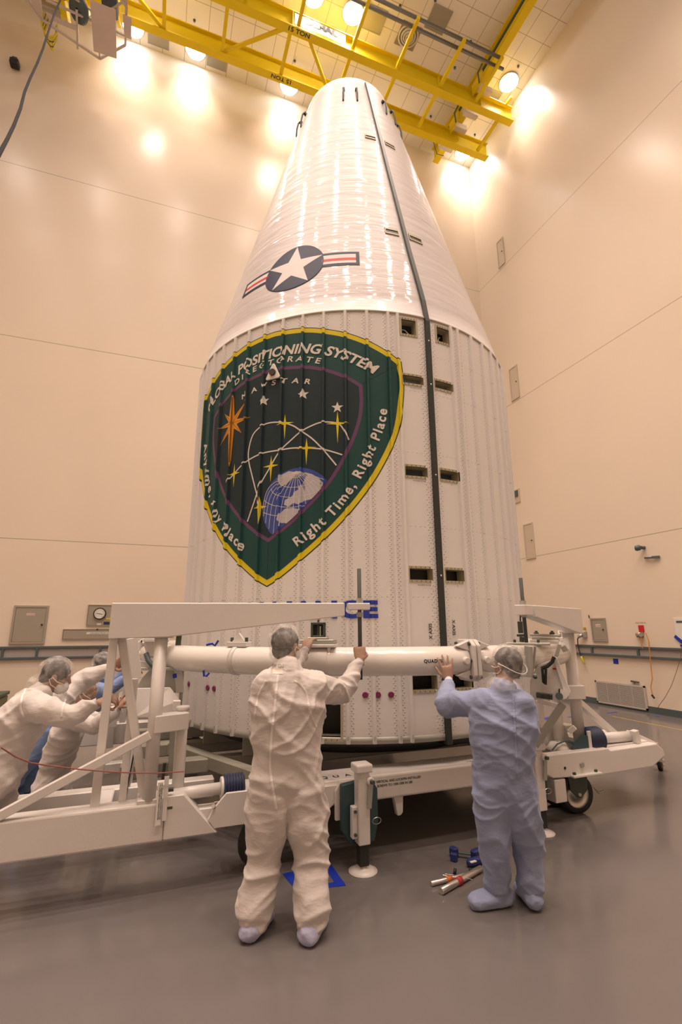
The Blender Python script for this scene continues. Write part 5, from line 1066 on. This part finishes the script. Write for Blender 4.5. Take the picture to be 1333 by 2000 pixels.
# ================================================================ PEOPLE
from mathutils.bvhtree import BVHTree
SK = mat('skin', (0.40, 0.25, 0.18), 0.5, sss=0.05, bump=0.1, bscale=120)
def suit_mat(name, col):
    return mat(name, col, 0.75, bump=0.35, bscale=22, stretch=(1, 1, 2.2), var=0.03, vscale=5, sheen=0.2)
SW = suit_mat('suit_white', (0.62, 0.575, 0.555)); SB = suit_mat('suit_blue', (0.26, 0.31, 0.48)); SB2 = suit_mat('suit_blue_far', (0.19, 0.28, 0.52))
COV = suit_mat('shoe_cover_lavender', (0.42, 0.43, 0.62)); CUFF = mat('knit_cuff', (0.62, 0.63, 0.70), 0.8); MASKM = mat('mask_white', (0.78, 0.74, 0.72), 0.7)
HAIR = mat('hair_dark', (0.03, 0.026, 0.022), 0.7, bump=0.6, bscale=60, stretch=(1, 1, 5)); HAIRG = mat('hair_grey', (0.04, 0.038, 0.036), 0.7, bump=0.6, bscale=60, stretch=(1, 1, 5)); BROWN = mat('hair_brown', (0.28, 0.13, 0.06), 0.7)
net = bpy.data.materials.new('hair_net_fabric'); net.use_nodes = True; nt = net.node_tree; b0 = nt.nodes['Principled BSDF']; b0.inputs['Base Color'].default_value = (0.80, 0.76, 0.74, 1); b0.inputs['Roughness'].default_value = 0.8
tc = nt.nodes.new('ShaderNodeTexCoord'); wv = nt.nodes.new('ShaderNodeTexNoise'); wv.inputs['Scale'].default_value = 24; wv.inputs['Detail'].default_value = 5; nt.links.new(tc.outputs['Object'], wv.inputs['Vector'])
rp_ = nt.nodes.new('ShaderNodeMapRange'); rp_.inputs[1].default_value = 0.35; rp_.inputs[2].default_value = 0.65; rp_.inputs[3].default_value = 0.10; rp_.inputs[4].default_value = 0.36; nt.links.new(wv.outputs['Fac'], rp_.inputs[0])
tp_ = nt.nodes.new('ShaderNodeBsdfTransparent'); mxs = nt.nodes.new('ShaderNodeMixShader'); nt.links.new(rp_.outputs[0], mxs.inputs[0]); nt.links.new(tp_.outputs[0], mxs.inputs[1]); nt.links.new(b0.outputs[0], mxs.inputs[2])
bpn = nt.nodes.new('ShaderNodeBump'); bpn.inputs['Distance'].default_value = 0.01; bpn.inputs['Strength'].default_value = 0.5; nt.links.new(wv.outputs['Fac'], bpn.inputs['Height']); nt.links.new(bpn.outputs[0], b0.inputs['Normal'])
nt.links.new(mxs.outputs[0], nt.nodes['Material Output'].inputs['Surface'])

def fuse(mb, name, m, parent, voxel, smooth=4, disp=None):
    # closed overlapping volumes -> one continuous skin, smoothed, then folded
    off = OFF[parent.name]
    me = bpy.data.meshes.new('tmp'); bmesh.ops.recalc_face_normals(mb.bm, faces=mb.bm.faces); mb.bm.to_mesh(me); mb.bm.free()
    o = bpy.data.objects.new('tmp', me); C.objects.link(o)
    r = o.modifiers.new('r', 'REMESH'); r.mode = 'VOXEL'; r.voxel_size = voxel; r.use_smooth_shade = True
    s = o.modifiers.new('s', 'SMOOTH'); s.iterations = smooth; s.factor = 0.5
    dg = bpy.context.evaluated_depsgraph_get(); dg.update(); nm = bpy.data.meshes.new_from_object(o.evaluated_get(dg)); nm.name = name
    bpy.data.objects.remove(o); bpy.data.meshes.remove(me)
    if disp:
        bm = bmesh.new(); bm.from_mesh(nm); bm.normal_update()
        mv = [(v, v.co + v.normal*disp(v.co)) for v in bm.verts]
        for v, c in mv: v.co = c
        bmesh.ops.smooth_vert(bm, verts=bm.verts, factor=0.3, use_axis_x=True, use_axis_y=True, use_axis_z=True)
        bm.to_mesh(nm); bm.free()
    nm.transform(Matrix.Translation(-off)); nm.materials.clear(); nm.materials.append(m)
    for p in nm.polygons: p.use_smooth = True
    ob = bpy.data.objects.new(name, nm); link(ob, parent); OFF[ob.name] = off
    return ob
def folds(amp, seed, ang=0.6, f=1.0):
    N = noise.noise
    def ridge(x, k): return max(0.0, 1-abs(x)*k)**1.5
    def d(p):
        q = V((p.x+seed, p.y+seed*0.3, p.z)); w1 = N(q*1.3+V((3, 1, 7))); w2 = N(q*2.0+V((9, 3, 1)))
        # long creases that sag across the body and rise towards joints
        c1 = N(V((q.x*1.6+w2*0.5, q.y*1.6, q.z*5.0*f+w1*3.0+(q.x+q.y)*2.6)))
        c2 = N(V((q.x*2.4+4, q.y*2.4, q.z*6.5*f-w2*2.5-(q.x+q.y)*3.4)))
        c3 = N(V((q.x*6+w1*2, q.y*6, q.z*11*f+w2*3)))
        return amp*(1.25*ridge(c1, 3.2)+1.05*ridge(c2, 3.6)+0.45*ridge(c3, 3.0)-0.55)+amp*0.5*w2
    return d
def limb(mb, pts, rad, n=20, side=None, flat=1.0):
    # densify a chain of joints into a smooth tapering tube
    P_ = [V(p) for p in pts]; rings = []; m = 8
    for i in range(len(P_)-1):
        p0, p1, p2, p3 = P_[max(0, i-1)], P_[i], P_[i+1], P_[min(len(P_)-1, i+2)]
        for k in range(m):
            t = k/m; c = 0.5*((2*p1)+(-p0+p2)*t+(2*p0-5*p1+4*p2-p3)*t*t+(-p0+3*p1-3*p2+p3)*t**3); c = c.lerp(p1.lerp(p2, t), 0.55)
            r = rad[i]+(rad[i+1]-rad[i])*t; rings.append((c, r, r*flat))
    rings.append((P_[-1], rad[-1], rad[-1]*flat)); mb.loft(rings, n=n, side=side)
    mb.ball(P_[0], rad[0]*0.98, n=14); mb.ball(P_[-1], (rad[-1]*0.9 if flat == 1 else rad[-1]*0.8), n=14)
def hand(mb, wrist, d, nrm, thumb, curl=0.4, spread=0.12, s=1.0, curls=None):
    d = V(d).normalized(); nrm = (V(nrm)-d*V(nrm).dot(d)).normalized(); sd = d.cross(nrm)*thumb; w = V(wrist)
    mb.loft([(w-d*0.03*s, 0.027*s, 0.020*s), (w+d*0.005*s, 0.029*s, 0.018*s), (w+d*0.04*s, 0.040*s, 0.016*s), (w+d*0.075*s, 0.043*s, 0.015*s), (w+d*0.092*s, 0.040*s, 0.012*s)], n=18, side=sd)
    for k, (o_, L_) in enumerate(((0.033, (0.040, 0.025, 0.020)), (0.011, (0.045, 0.029, 0.022)), (-0.011, (0.041, 0.027, 0.021)), (-0.031, (0.033, 0.021, 0.018)))):
        c = (curls[k] if curls else curl); p = w+(d*(0.078-abs(o_)*0.15)+sd*o_)*s; dd = (d+sd*spread*(1.5-k)*0.75).normalized(); pts = [p, p]; a = 0
        for j, l in enumerate(L_):
            a += c*(0.9 if j == 0 else 1.05); dr = dd*math.cos(a)+nrm*math.sin(a); p = p+dr*l*s; pts.append(p)
        rr = [0.0098, 0.0094, 0.0086, 0.0080, 0.0070]; pts[0] = pts[1]-dd*0.02*s
        limb(mb, pts, [x*s for x in rr], n=12)
    p = w+(d*0.022+sd*0.026+nrm*0.004)*s; t1 = (d*0.62+sd*0.7+nrm*(0.25+curl*0.5)).normalized(); t2 = (d*0.85+sd*(0.42-curl*0.5)+nrm*(0.3+curl*0.7)).normalized()
    limb(mb, [p-t1*0.01*s, p+t1*0.036*s, p+t1*0.036*s+t2*0.03*s, p+t1*0.036*s+t2*0.055*s], [0.015*s, 0.0115*s, 0.0105*s, 0.008*s], n=12)
def person(label, J, suit, cover, hair, netk='bouffant', vox=0.010, seed=0.0, amp=0.011, fat=1.0, hands=None, headdir=(0, 1, 0), headup=(0, 0, 1), sc=1.0, mask=True, legw=1.0, seam=False):
    base = V(((J['aL'].x+J['aR'].x)/2, (J['aL'].y+J['aR'].y)/2, 0)); t = thing('person', label, 'person', base)
    hf = V(headdir).normalized(); hu = (V(headup)-hf*V(headup).dot(hf)).normalized(); hs = hf.cross(hu); R = Matrix((hs, hf, hu)).transposed(); h = V(J['head'])
    def H(x, y, z): return h+(hs*x+hf*y+hu*z)*sc
    # --- body: one continuous surface, head to feet
    b = MB(); b.ball(H(0, -0.008, 0.022), V((0.074, 0.094, 0.088))*sc, n=24, R=R); b.ball(H(0, 0.028, -0.045), V((0.056, 0.058, 0.062))*sc, n=20, R=R); b.ball(H(0, 0.058, -0.092), V((0.026, 0.024, 0.020))*sc, n=12, R=R)
    b.loft([(H(0, 0.086, 0.02), 0.008*sc, 0.008*sc), (H(0, 0.104, -0.012), 0.013*sc, 0.012*sc), (H(0, 0.092, -0.03), 0.014*sc, 0.008*sc)], n=10); b.ball(H(0, 0.078, 0.034), V((0.05, 0.014, 0.012))*sc, n=12, R=R)
    b.ball(H(0, 0.082, -0.058), V((0.024, 0.010, 0.006))*sc, n=10, R=R); b.ball(H(0, 0.080, -0.068), V((0.021, 0.010, 0.006))*sc, n=10, R=R)
    for s_ in (-1, 1):
        b.ball(H(s_*0.078, -0.01, -0.005), V((0.010, 0.021, 0.032))*sc, n=12, R=R); b.ball(H(s_*0.042, 0.055, -0.02), V((0.022, 0.022, 0.02))*sc, n=10, R=R)
    nk = V(J['neck']); limb(b, [H(0, -0.015, -0.03), h.lerp(nk, 0.6), nk-(nk-h).normalized()*-0.03], [0.055*sc, 0.054*sc, 0.06*sc])
    sh_ = (V(J['sR'])-V(J['sL'])).normalized(); pel, ch = V(J['pelvis']), V(J['chest'])
    def torso(mb, k, top=True):
        mid_ = pel.lerp(ch, 0.5)
        rg = [(pel+(pel-mid_).normalized()*0.10, 0.13*k, 0.10*k), (pel, 0.172*k, 0.125*k), (pel.lerp(ch, 0.35), 0.160*k, 0.122*k), (pel.lerp(ch, 0.7), 0.172*k, 0.128*k), (ch, 0.190*k, 0.130*k), (ch.lerp(nk, 0.55), 0.175*k, 0.10*k), (ch.lerp(nk, 0.88), 0.10*k, 0.075*k)]
        mb.loft([(a_, x*fat*sc, y*fat*sc) for a_, x, y in rg], n=28, side=sh_)
    torso(b, 0.84)
    for S in 'LR':
        limb(b, [J['s'+S], J['e'+S], J['w'+S]], [0.050*sc, 0.040*sc, 0.026*sc]); limb(b, [J['h'+S], J['k'+S], J['a'+S]], [0.070*sc, 0.048*sc, 0.036*sc])
        if 't'+S in J: limb(b, [V(J['a'+S])-V((0, 0, 0.02)), V(J['t'+S])], [0.035*sc, 0.028*sc])
        d, n_, curl, spr = hands[S][:4]; hand(b, J['w'+S], d, n_, (1 if S == 'L' else -1)*(hands[S][4] if len(hands[S]) > 4 else 1), curl=curl, spread=spr, s=sc*1.10)
    fuse(b, 'body', SK, t, 0.0055 if vox < 0.011 else 0.007, smooth=3)
    # --- coverall
    c = MB(); torso(c, 1.17)
    c.ball(V(J['sL']).lerp(ch, 0.12), 0.095*sc*fat, n=16); c.ball(V(J['sR']).lerp(ch, 0.12), 0.095*sc*fat, n=16)
    c.loft([(ch.lerp(nk, 0.7), 0.13*sc, 0.10*sc), (nk, 0.078*sc, 0.078*sc), (nk+(h-nk)*0.25, 0.066*sc, 0.066*sc)], n=24, side=sh_)
    for S in 'LR':
        s0, e0, w0 = V(J['s'+S]), V(J['e'+S]), V(J['w'+S]); wc = w0-(w0-e0).normalized()*0.035
        limb(c, [s0.lerp(ch, 0.10), s0.lerp(e0, 0.5), e0, e0.lerp(wc, 0.55), wc], [0.088*sc*fat, 0.080*sc, 0.074*sc, 0.062*sc, 0.043*sc])
        h0, k0, a0 = V(J['h'+S]), V(J['k'+S]), V(J['a'+S])
        limb(c, [h0+(pel-h0)*0.25, h0.lerp(k0, 0.5), k0, k0.lerp(a0, 0.6), a0+V((0, 0, -0.005))], [0.142*sc*fat, 0.122*sc*(1+legw)/2, 0.102*sc*legw, 0.098*sc*legw, 0.092*sc*legw], n=24)
    co = fuse(c, 'coverall', suit, t, vox, smooth=5, disp=folds(amp, seed))
    # cuffs, shoe covers
    for S in 'LR':
        e0, w0 = V(J['e'+S]), V(J['w'+S]); dr = (w0-e0).normalized(); MB().loft([(w0-dr*0.055, 0.040*sc, 0.040*sc), (w0-dr*0.03, 0.036*sc, 0.034*sc), (w0+dr*0.002, 0.033*sc, 0.030*sc)], n=20, cap=False).build('cuff', CUFF, t)
        a0, tt = V(J['a'+S]), V(J['t'+S]); fd = V((tt.x-a0.x, tt.y-a0.y, 0)).normalized(); sdv = V((-fd.y, fd.x, 0)); f = MB(); g0 = V((a0.x, a0.y, min(0.0, 0)+J.get('z'+S, 0.0)))
        f.loft([(g0+V((0, 0, 0.045))-fd*0.10, 0.03, 0.03), (g0+V((0, 0, 0.05))-fd*0.07, 0.055, 0.048), (g0+V((0, 0, 0.052)), 0.060, 0.050), (g0+V((0, 0, 0.045))+fd*0.09, 0.062, 0.044), (g0+V((0, 0, 0.038))+fd*0.15, 0.056, 0.037), (g0+V((0, 0, 0.033))+fd*0.185, 0.032, 0.028)], n=20, side=sdv)
        limb(f, [g0+V((0, 0, 0.06)), V((a0.x, a0.y, g0.z+0.15))], [0.062*sc, 0.072*sc])
        fuse(f, 'shoe_cover', cover, t, 0.009, smooth=3, disp=folds(0.007, seed+3, f=1.6))
    # hair, net, mask
    hb = MB(); hb.ball(H(0, -0.016, 0.032), V((0.083, 0.100, 0.090))*sc, n=24, R=R); hb.ball(H(0, -0.055, -0.02), V((0.068, 0.055, 0.06))*sc, n=16, R=R); hair_o = fuse(hb, 'hair', hair, t, 0.007, smooth=2, disp=lambda p: 0.003*noise.noise(p*60))
    nb_ = MB(); nb_.ball(H(0, -0.020, 0.040), V((0.100, 0.120, 0.105))*sc, n=26, R=R); nb_.ball(H(0, -0.060, -0.035), V((0.085, 0.072, 0.065))*sc, n=20, R=R)
    if netk == 'hood': nb_.ball(H(0, -0.035, -0.115), V((0.105, 0.095, 0.07))*sc, n=20, R=R); nb_.ball(nk+V((0, 0, 0.02)), V((0.115, 0.10, 0.06))*sc, n=18)
    if netk == 'veil': nb_.ball(H(0, -0.09, -0.09), V((0.085, 0.075, 0.07))*sc, n=18, R=R); nb_.ball(H(0, 0.07, -0.095), V((0.055, 0.05, 0.055))*sc, n=16, R=R)
    fuse(nb_, 'hair_net', net, t, 0.008, smooth=3, disp=lambda p: 0.010*((1-abs(noise.noise(V((p.x*16+seed, p.y*16, p.z*9)))))**3-0.4))
    if mask:
        mk = MB(); mk.ball(H(0, 0.055, -0.055), V((0.062, 0.060, 0.055))*sc, n=20, R=R); fuse(mk, 'face_mask', MASKM, t, 0.007, smooth=2)
    for s_ in (-1, 1): MB().tube([H(s_*0.055, 0.08, -0.03), H(s_*0.086, 0.02, -0.02), H(s_*0.092, -0.02, 0.0), H(s_*0.09, -0.035, -0.02), H(s_*0.084, -0.01, -0.05), H(s_*0.055, 0.06, -0.075)], 0.0028, n=6).build('mask_strap', MASKM, t)
    if netk == 'hood': MB().tube([H(0.09*math.cos(a_)*1.16, -0.02-0.125*math.sin(a_), 0.0+0.02*math.cos(a_*2)) for a_ in [k*PI/12 for k in range(13)]], 0.0028, n=6).build('net_elastic', MASKM, t)
    # raised seams found on the garment itself
    if seam:
        off = OFF[co.name]; bv = BVHTree.FromPolygons([v.co+off for v in co.data.vertices], [tuple(p.vertices) for p in co.data.polygons])
        for path in seam:
            pts = []
            for (px, py) in path:
                hit = bv.ray_cast(EYE, ray(px, py).normalized())
                if hit[0] is not None: pts.append(hit[0]-ray(px, py).normalized()*0.002)
            if len(pts) > 2:
                rb = MB(); rb.loft([(p, 0.0075, 0.003) for p in pts], n=8, side=RT); rb.build('garment_seam', MASKM if suit is SW else suit, t)
    if J.get('stencil'):
        off = OFF[co.name]; bv = BVHTree.FromPolygons([v.co+off for v in co.data.vertices], [tuple(p.vertices) for p in co.data.polygons])
        def onsuit(x, y, l=0.003):
            d_ = ray(x, y).normalized(); hit = bv.ray_cast(EYE, d_); return hit[0]-d_*l if hit[0] is not None else EYE+d_*3.1
        x0, y0 = J['stencil']; s_ = MB(); add_text(s_, 'LO 80', None, None, None, 9, align='CENTER', bold=0.1, fn=lambda x, y: onsuit(x0-x, y0-y)); s_.build('faded_stencil', mat('suit_stencil', (0.42, 0.38, 0.36), 0.8), t, fixn=False)
        s_ = MB(); s_._add([onsuit(x0-10+i*3.3, y0+3+j*3.3) for j in range(4) for i in range(7)], [(j*7+i, j*7+i+1, j*7+i+8, j*7+i+7) for j in range(3) for i in range(6)]); s_.build('collar_label', mat('collar_label', (0.80, 0.72, 0.64), 0.8), t, fixn=False)
    return t
A = at
def G(px, py, z=0.09): p = onz(px, py, z); return p
def seampath(pts, n=14):
    s_ = spline(pts, n); return [tuple(p) for p in s_]
# 1: near worker in white
hl_, hr_ = onz(497, 1812, 0.05), onz(611, 1816, 0.05)
J = dict(head=A(560, 1262, 3.36), neck=A(562, 1306, 3.29), sL=A(517, 1338, 3.26), sR=A(618, 1342, 3.32), chest=A(562, 1378, 3.29), pelvis=A(558, 1520, 3.32),
 eR=A(668, 1352, 3.62), wR=A(704, 1291, 3.74), eL=A(550, 1322, 3.60), wL=A(598, 1270, 3.84), hL=A(528, 1548, 3.32), hR=A(594, 1548, 3.34), kL=A(516, 1680, 3.34), kR=A(608, 1682, 3.32),
 aL=V((hl_.x, hl_.y+0.02, 0.10)), aR=V((hr_.x, hr_.y+0.02, 0.10)))
J['tL'] = J['aL']+V((0.11, 0.13, -0.06)); J['tR'] = J['aR']+V((0.10, 0.14, -0.06)); J['stencil'] = (543, 1303)
person('person in white coverall and hair net seen from behind, gripping the left threaded rod', J, SW, COV, HAIRG, seed=0.0, vox=0.009, amp=0.012, fat=1.08, sc=1.02,
       hands=dict(R=((0.05, 0.25, 0.95), (0.35, 0.93, -0.2), 1.15, 0.10), L=((0.35, 0.6, 0.72), (0.5, 0.5, -0.6), 0.45, 0.15)), headdir=(0.75, 0.62, 0.08),
       seam=[seampath([(543, 1318), (537, 1380), (530, 1450), (529, 1510), (540, 1580)]), seampath([(575, 1330), (596, 1350), (606, 1390), (618, 1420)]), seampath([(520, 1330), (505, 1360), (498, 1400)])])
# 2: near worker in blue
fl, fr2 = onz(978, 1752, 0.06), onz(1043, 1752, 0.06)
J = dict(head=A(990, 1298, 3.65), neck=A(985, 1345, 3.59), sL=A(948, 1372, 3.57), sR=A(1020, 1374, 3.59), chest=A(983, 1410, 3.59), pelvis=A(985, 1540, 3.63),
 eL=A(872, 1378, 3.80), wL=A(877, 1328, 4.04), eR=A(1018, 1392, 3.85), wR=A(1000, 1335, 4.02), hL=A(958, 1555, 3.63), hR=A(1012, 1555, 3.65), kL=A(968, 1652, 3.63), kR=A(1034, 1652, 3.73),
 aL=V((fl.x, fl.y+0.03, 0.10)), aR=V((fr2.x, fr2.y+0.03, 0.10)))
J['tL'] = J['aL']+V((-0.17, 0.02, -0.06)); J['tR'] = J['aR']+V((0.05, 0.17, -0.06))
person('person in light blue coverall seen from behind, palm spread on the white ring tube', J, SB, SB, HAIRG, netk='hood', seed=4.0, vox=0.009, amp=0.012, fat=0.98, sc=1.0, mask=False,
       hands=dict(L=((-0.05, 0.10, 1.0), (0.35, 0.94, 0.0), 0.10, 0.24), R=((-0.1, 0.3, 0.9), (0.1, 1, 0), 0.3, 0.15)), headdir=(-0.15, 0.95, 0.22), headup=(0, -0.2, 1), legw=0.86,
       seam=[seampath([(1003, 1360), (1008, 1450), (1012, 1520)])])
# 3: worker in white leaning at left
J = dict(head=A(110, 1322, 4.38), neck=A(80, 1352, 4.36), sL=A(112, 1372, 4.58), sR=A(58, 1378, 4.20), chest=A(42, 1405, 4.38), pelvis=A(-8, 1505, 4.40),
 eR=A(133, 1402, 4.10), wR=A(192, 1372, 4.02), eL=A(160, 1330, 4.70), wL=A(216, 1302, 4.62), hL=A(-6, 1515, 4.52), hR=A(-18, 1520, 4.30), kL=A(-2, 1585, 4.55), kR=A(-60, 1590, 4.30))
J['aL'] = V((-1.35, 4.45, 0.10)); J['aR'] = V((-1.95, 4.15, 0.10)); J['tL'] = J['aL']+V((0.17, 0.03, -0.06)); J['tR'] = J['aR']+V((0.17, 0.02, -0.06))
person('person in white coverall leaning forward at far left, both hands pushing the tower legs', J, SW, COV, HAIR, netk='veil', seed=8.0, vox=0.010, amp=0.012, fat=1.1,
       hands=dict(R=((0.9, -0.2, 0.35), (0.2, 0.4, -0.8), 0.9, 0.05), L=((0.9, 0.1, 0.4), (0.1, -0.9, -0.1), 0.7, 0.05)), headdir=(0.93, 0.12, -0.33), headup=(0.33, 0, 0.95), mask=True,
       seam=[seampath([(50, 1345), (42, 1365), (40, 1385), (46, 1400)]), seampath([(128, 1366), (122, 1385), (120, 1400)])])
# 4: crouching worker in white
J = dict(head=A(168, 1352, 5.15), neck=A(150, 1382, 5.2), sL=A(160, 1400, 5.42), sR=A(140, 1404, 5.08), chest=A(134, 1424, 5.25), pelvis=A(104, 1512, 5.40),
 eR=A(186, 1418, 4.95), wR=A(232, 1382, 4.85), eL=A(195, 1405, 5.3), wL=A(238, 1368, 5.1), hL=A(108, 1520, 5.50), hR=A(98, 1522, 5.30), kL=A(120, 1550, 5.42), kR=A(76, 1560, 5.35))
J['aL'] = onz(104, 1582, 0.08); J['aR'] = onz(44, 1588, 0.08); J['tL'] = J['aL']+V((0.17, 0.03, -0.05)); J['tR'] = J['aR']+V((0.16, 0.05, -0.05))
person('person in white coverall crouching low behind the left tower, wearing puffy hair cover', J, SW, SW, BROWN, seed=12.0, vox=0.011, amp=0.011, sc=0.88, mask=False,
       hands=dict(R=((0.6, -0.1, 0.8), (0.7, 0.3, -0.3), 0.5, 0.1), L=((0.6, 0.1, 0.8), (0.7, -0.3, -0.3), 0.5, 0.1)), headdir=(0.9, -0.1, -0.42), headup=(0.42, 0, 0.9))
# 5: worker in blue furthest back
J = dict(head=A(203, 1300, 6.35), neck=A(180, 1322, 6.3), sL=A(188, 1338, 6.48), sR=A(160, 1345, 6.1), chest=A(152, 1356, 6.3), pelvis=A(95, 1420, 6.4),
 eR=A(210, 1350, 6.0), wR=A(248, 1322, 6.0), eL=A(225, 1330, 6.6), wL=A(262, 1296, 6.6), hL=A(98, 1428, 6.5), hR=A(88, 1430, 6.3), kL=A(80, 1480, 6.5), kR=A(52, 1485, 6.3))
J['aL'] = onz(40, 1540, 0.08); J['aR'] = onz(4, 1552, 0.08); J['tL'] = J['aL']+V((0.17, 0.05, -0.05)); J['tR'] = J['aR']+V((0.16, 0.05, -0.05))
person('person in blue coverall mostly hidden behind the two leaning white-suited workers', J, SB2, SB2, HAIR, seed=16.0, vox=0.012, amp=0.011,
       hands=dict(R=((0.7, 0, 0.6), (0.7, 0.3, -0.3), 0.6, 0.1), L=((0.6, 0.1, 0.8), (0.7, -0.3, -0.3), 0.6, 0.1)), headdir=(0.9, 0.1, -0.3), headup=(0.3, 0, 0.95))

# ================================================================ TOOLS ON THE FLOOR
def pin(q0, q1, r, lab, tagc, D=None):
    a_, b_ = onz(*q0, r), onz(*q1, r); d = (b_-a_).normalized(); t = thing('steel_pin', lab, 'pin', V((a_.x, a_.y, 0)))
    MB().cyl(a_, b_, r, n=20).build('shaft', mat('bright_steel', (0.62, 0.58, 0.54), 0.28, metal=0.8) if 'bright_steel' not in bpy.data.materials else bpy.data.materials['bright_steel'], t, bevel=0.003)
    k = 0.42; c = a_.lerp(b_, k); MB().cyl(c-d*0.022, c+d*0.022, r*1.25, n=16).build('tape_flag', tagc, t)
    MB().tube([c+V((0.0, 0, r)), c+V((-0.03, 0.03, 0.02)), c+V((0.0, 0.05, 0.012)), c+V((0.05, 0.02, 0.01)), c+V((0.09, -0.03, 0.006))], 0.0016, n=5).build('lanyard', M['steel'], t)
pin((842, 1726), (925, 1706), 0.016, 'steel pin with orange tape, rear one of the crossed pair on the floor', mat('tag_orange', (0.6, 0.15, 0.03), 0.6))
pin((862, 1741), (940, 1696), 0.021, 'thicker steel pin with red tape, front one of the crossed pair on the floor', mat('tag_red', (0.45, 0.03, 0.04), 0.6))
for q, lb in (((888, 1704), 'small black knob lying behind the crossed steel pins'), ((918, 1703), 'small black knob lying by the blue worker foot')): p = onz(*q, 0.012); tag(MB().cyl(p-V((0, 0, 0.011)), p+V((0.01, 0, 0.022)), 0.011, n=12).build('pin_knob', M['ink']), lb, 'knob')
t = thing('bar_clamp', 'blue bar clamp lying on the floor left of the blue worker legs', 'clamp', onz(905, 1680, 0)); nb2 = mat('clamp_blue', (0.02, 0.035, 0.16), 0.45)
a_, b_ = onz(893, 1665, 0.03), onz(945, 1672, 0.03)
MB().bar(a_, b_, 0.022, 0.012).build('bar', M['slate'], t, bevel=0.002); MB().box(onz(887, 1664, 0.035), (0.05, 0.06, 0.068), rotz(0.3)).build('jaw', nb2, t, bevel=0.008); MB().box(onz(887, 1674, 0.028), (0.035, 0.05, 0.055), rotz(0.6)).build('jaw_pad', nb2, t, bevel=0.006)
MB().box(onz(931, 1669, 0.04), (0.09, 0.05, 0.075), rotz(0.2)).build('grip_housing', nb2, t, bevel=0.01); MB().box(onz(928, 1682, 0.03), (0.14, 0.045, 0.05), rotz(0.1)).build('trigger_handle', nb2, t, bevel=0.012); MB().box(onz(925, 1683, 0.055), (0.05, 0.02, 0.006), rotz(0.1)).build('white_label', M['label'], t)
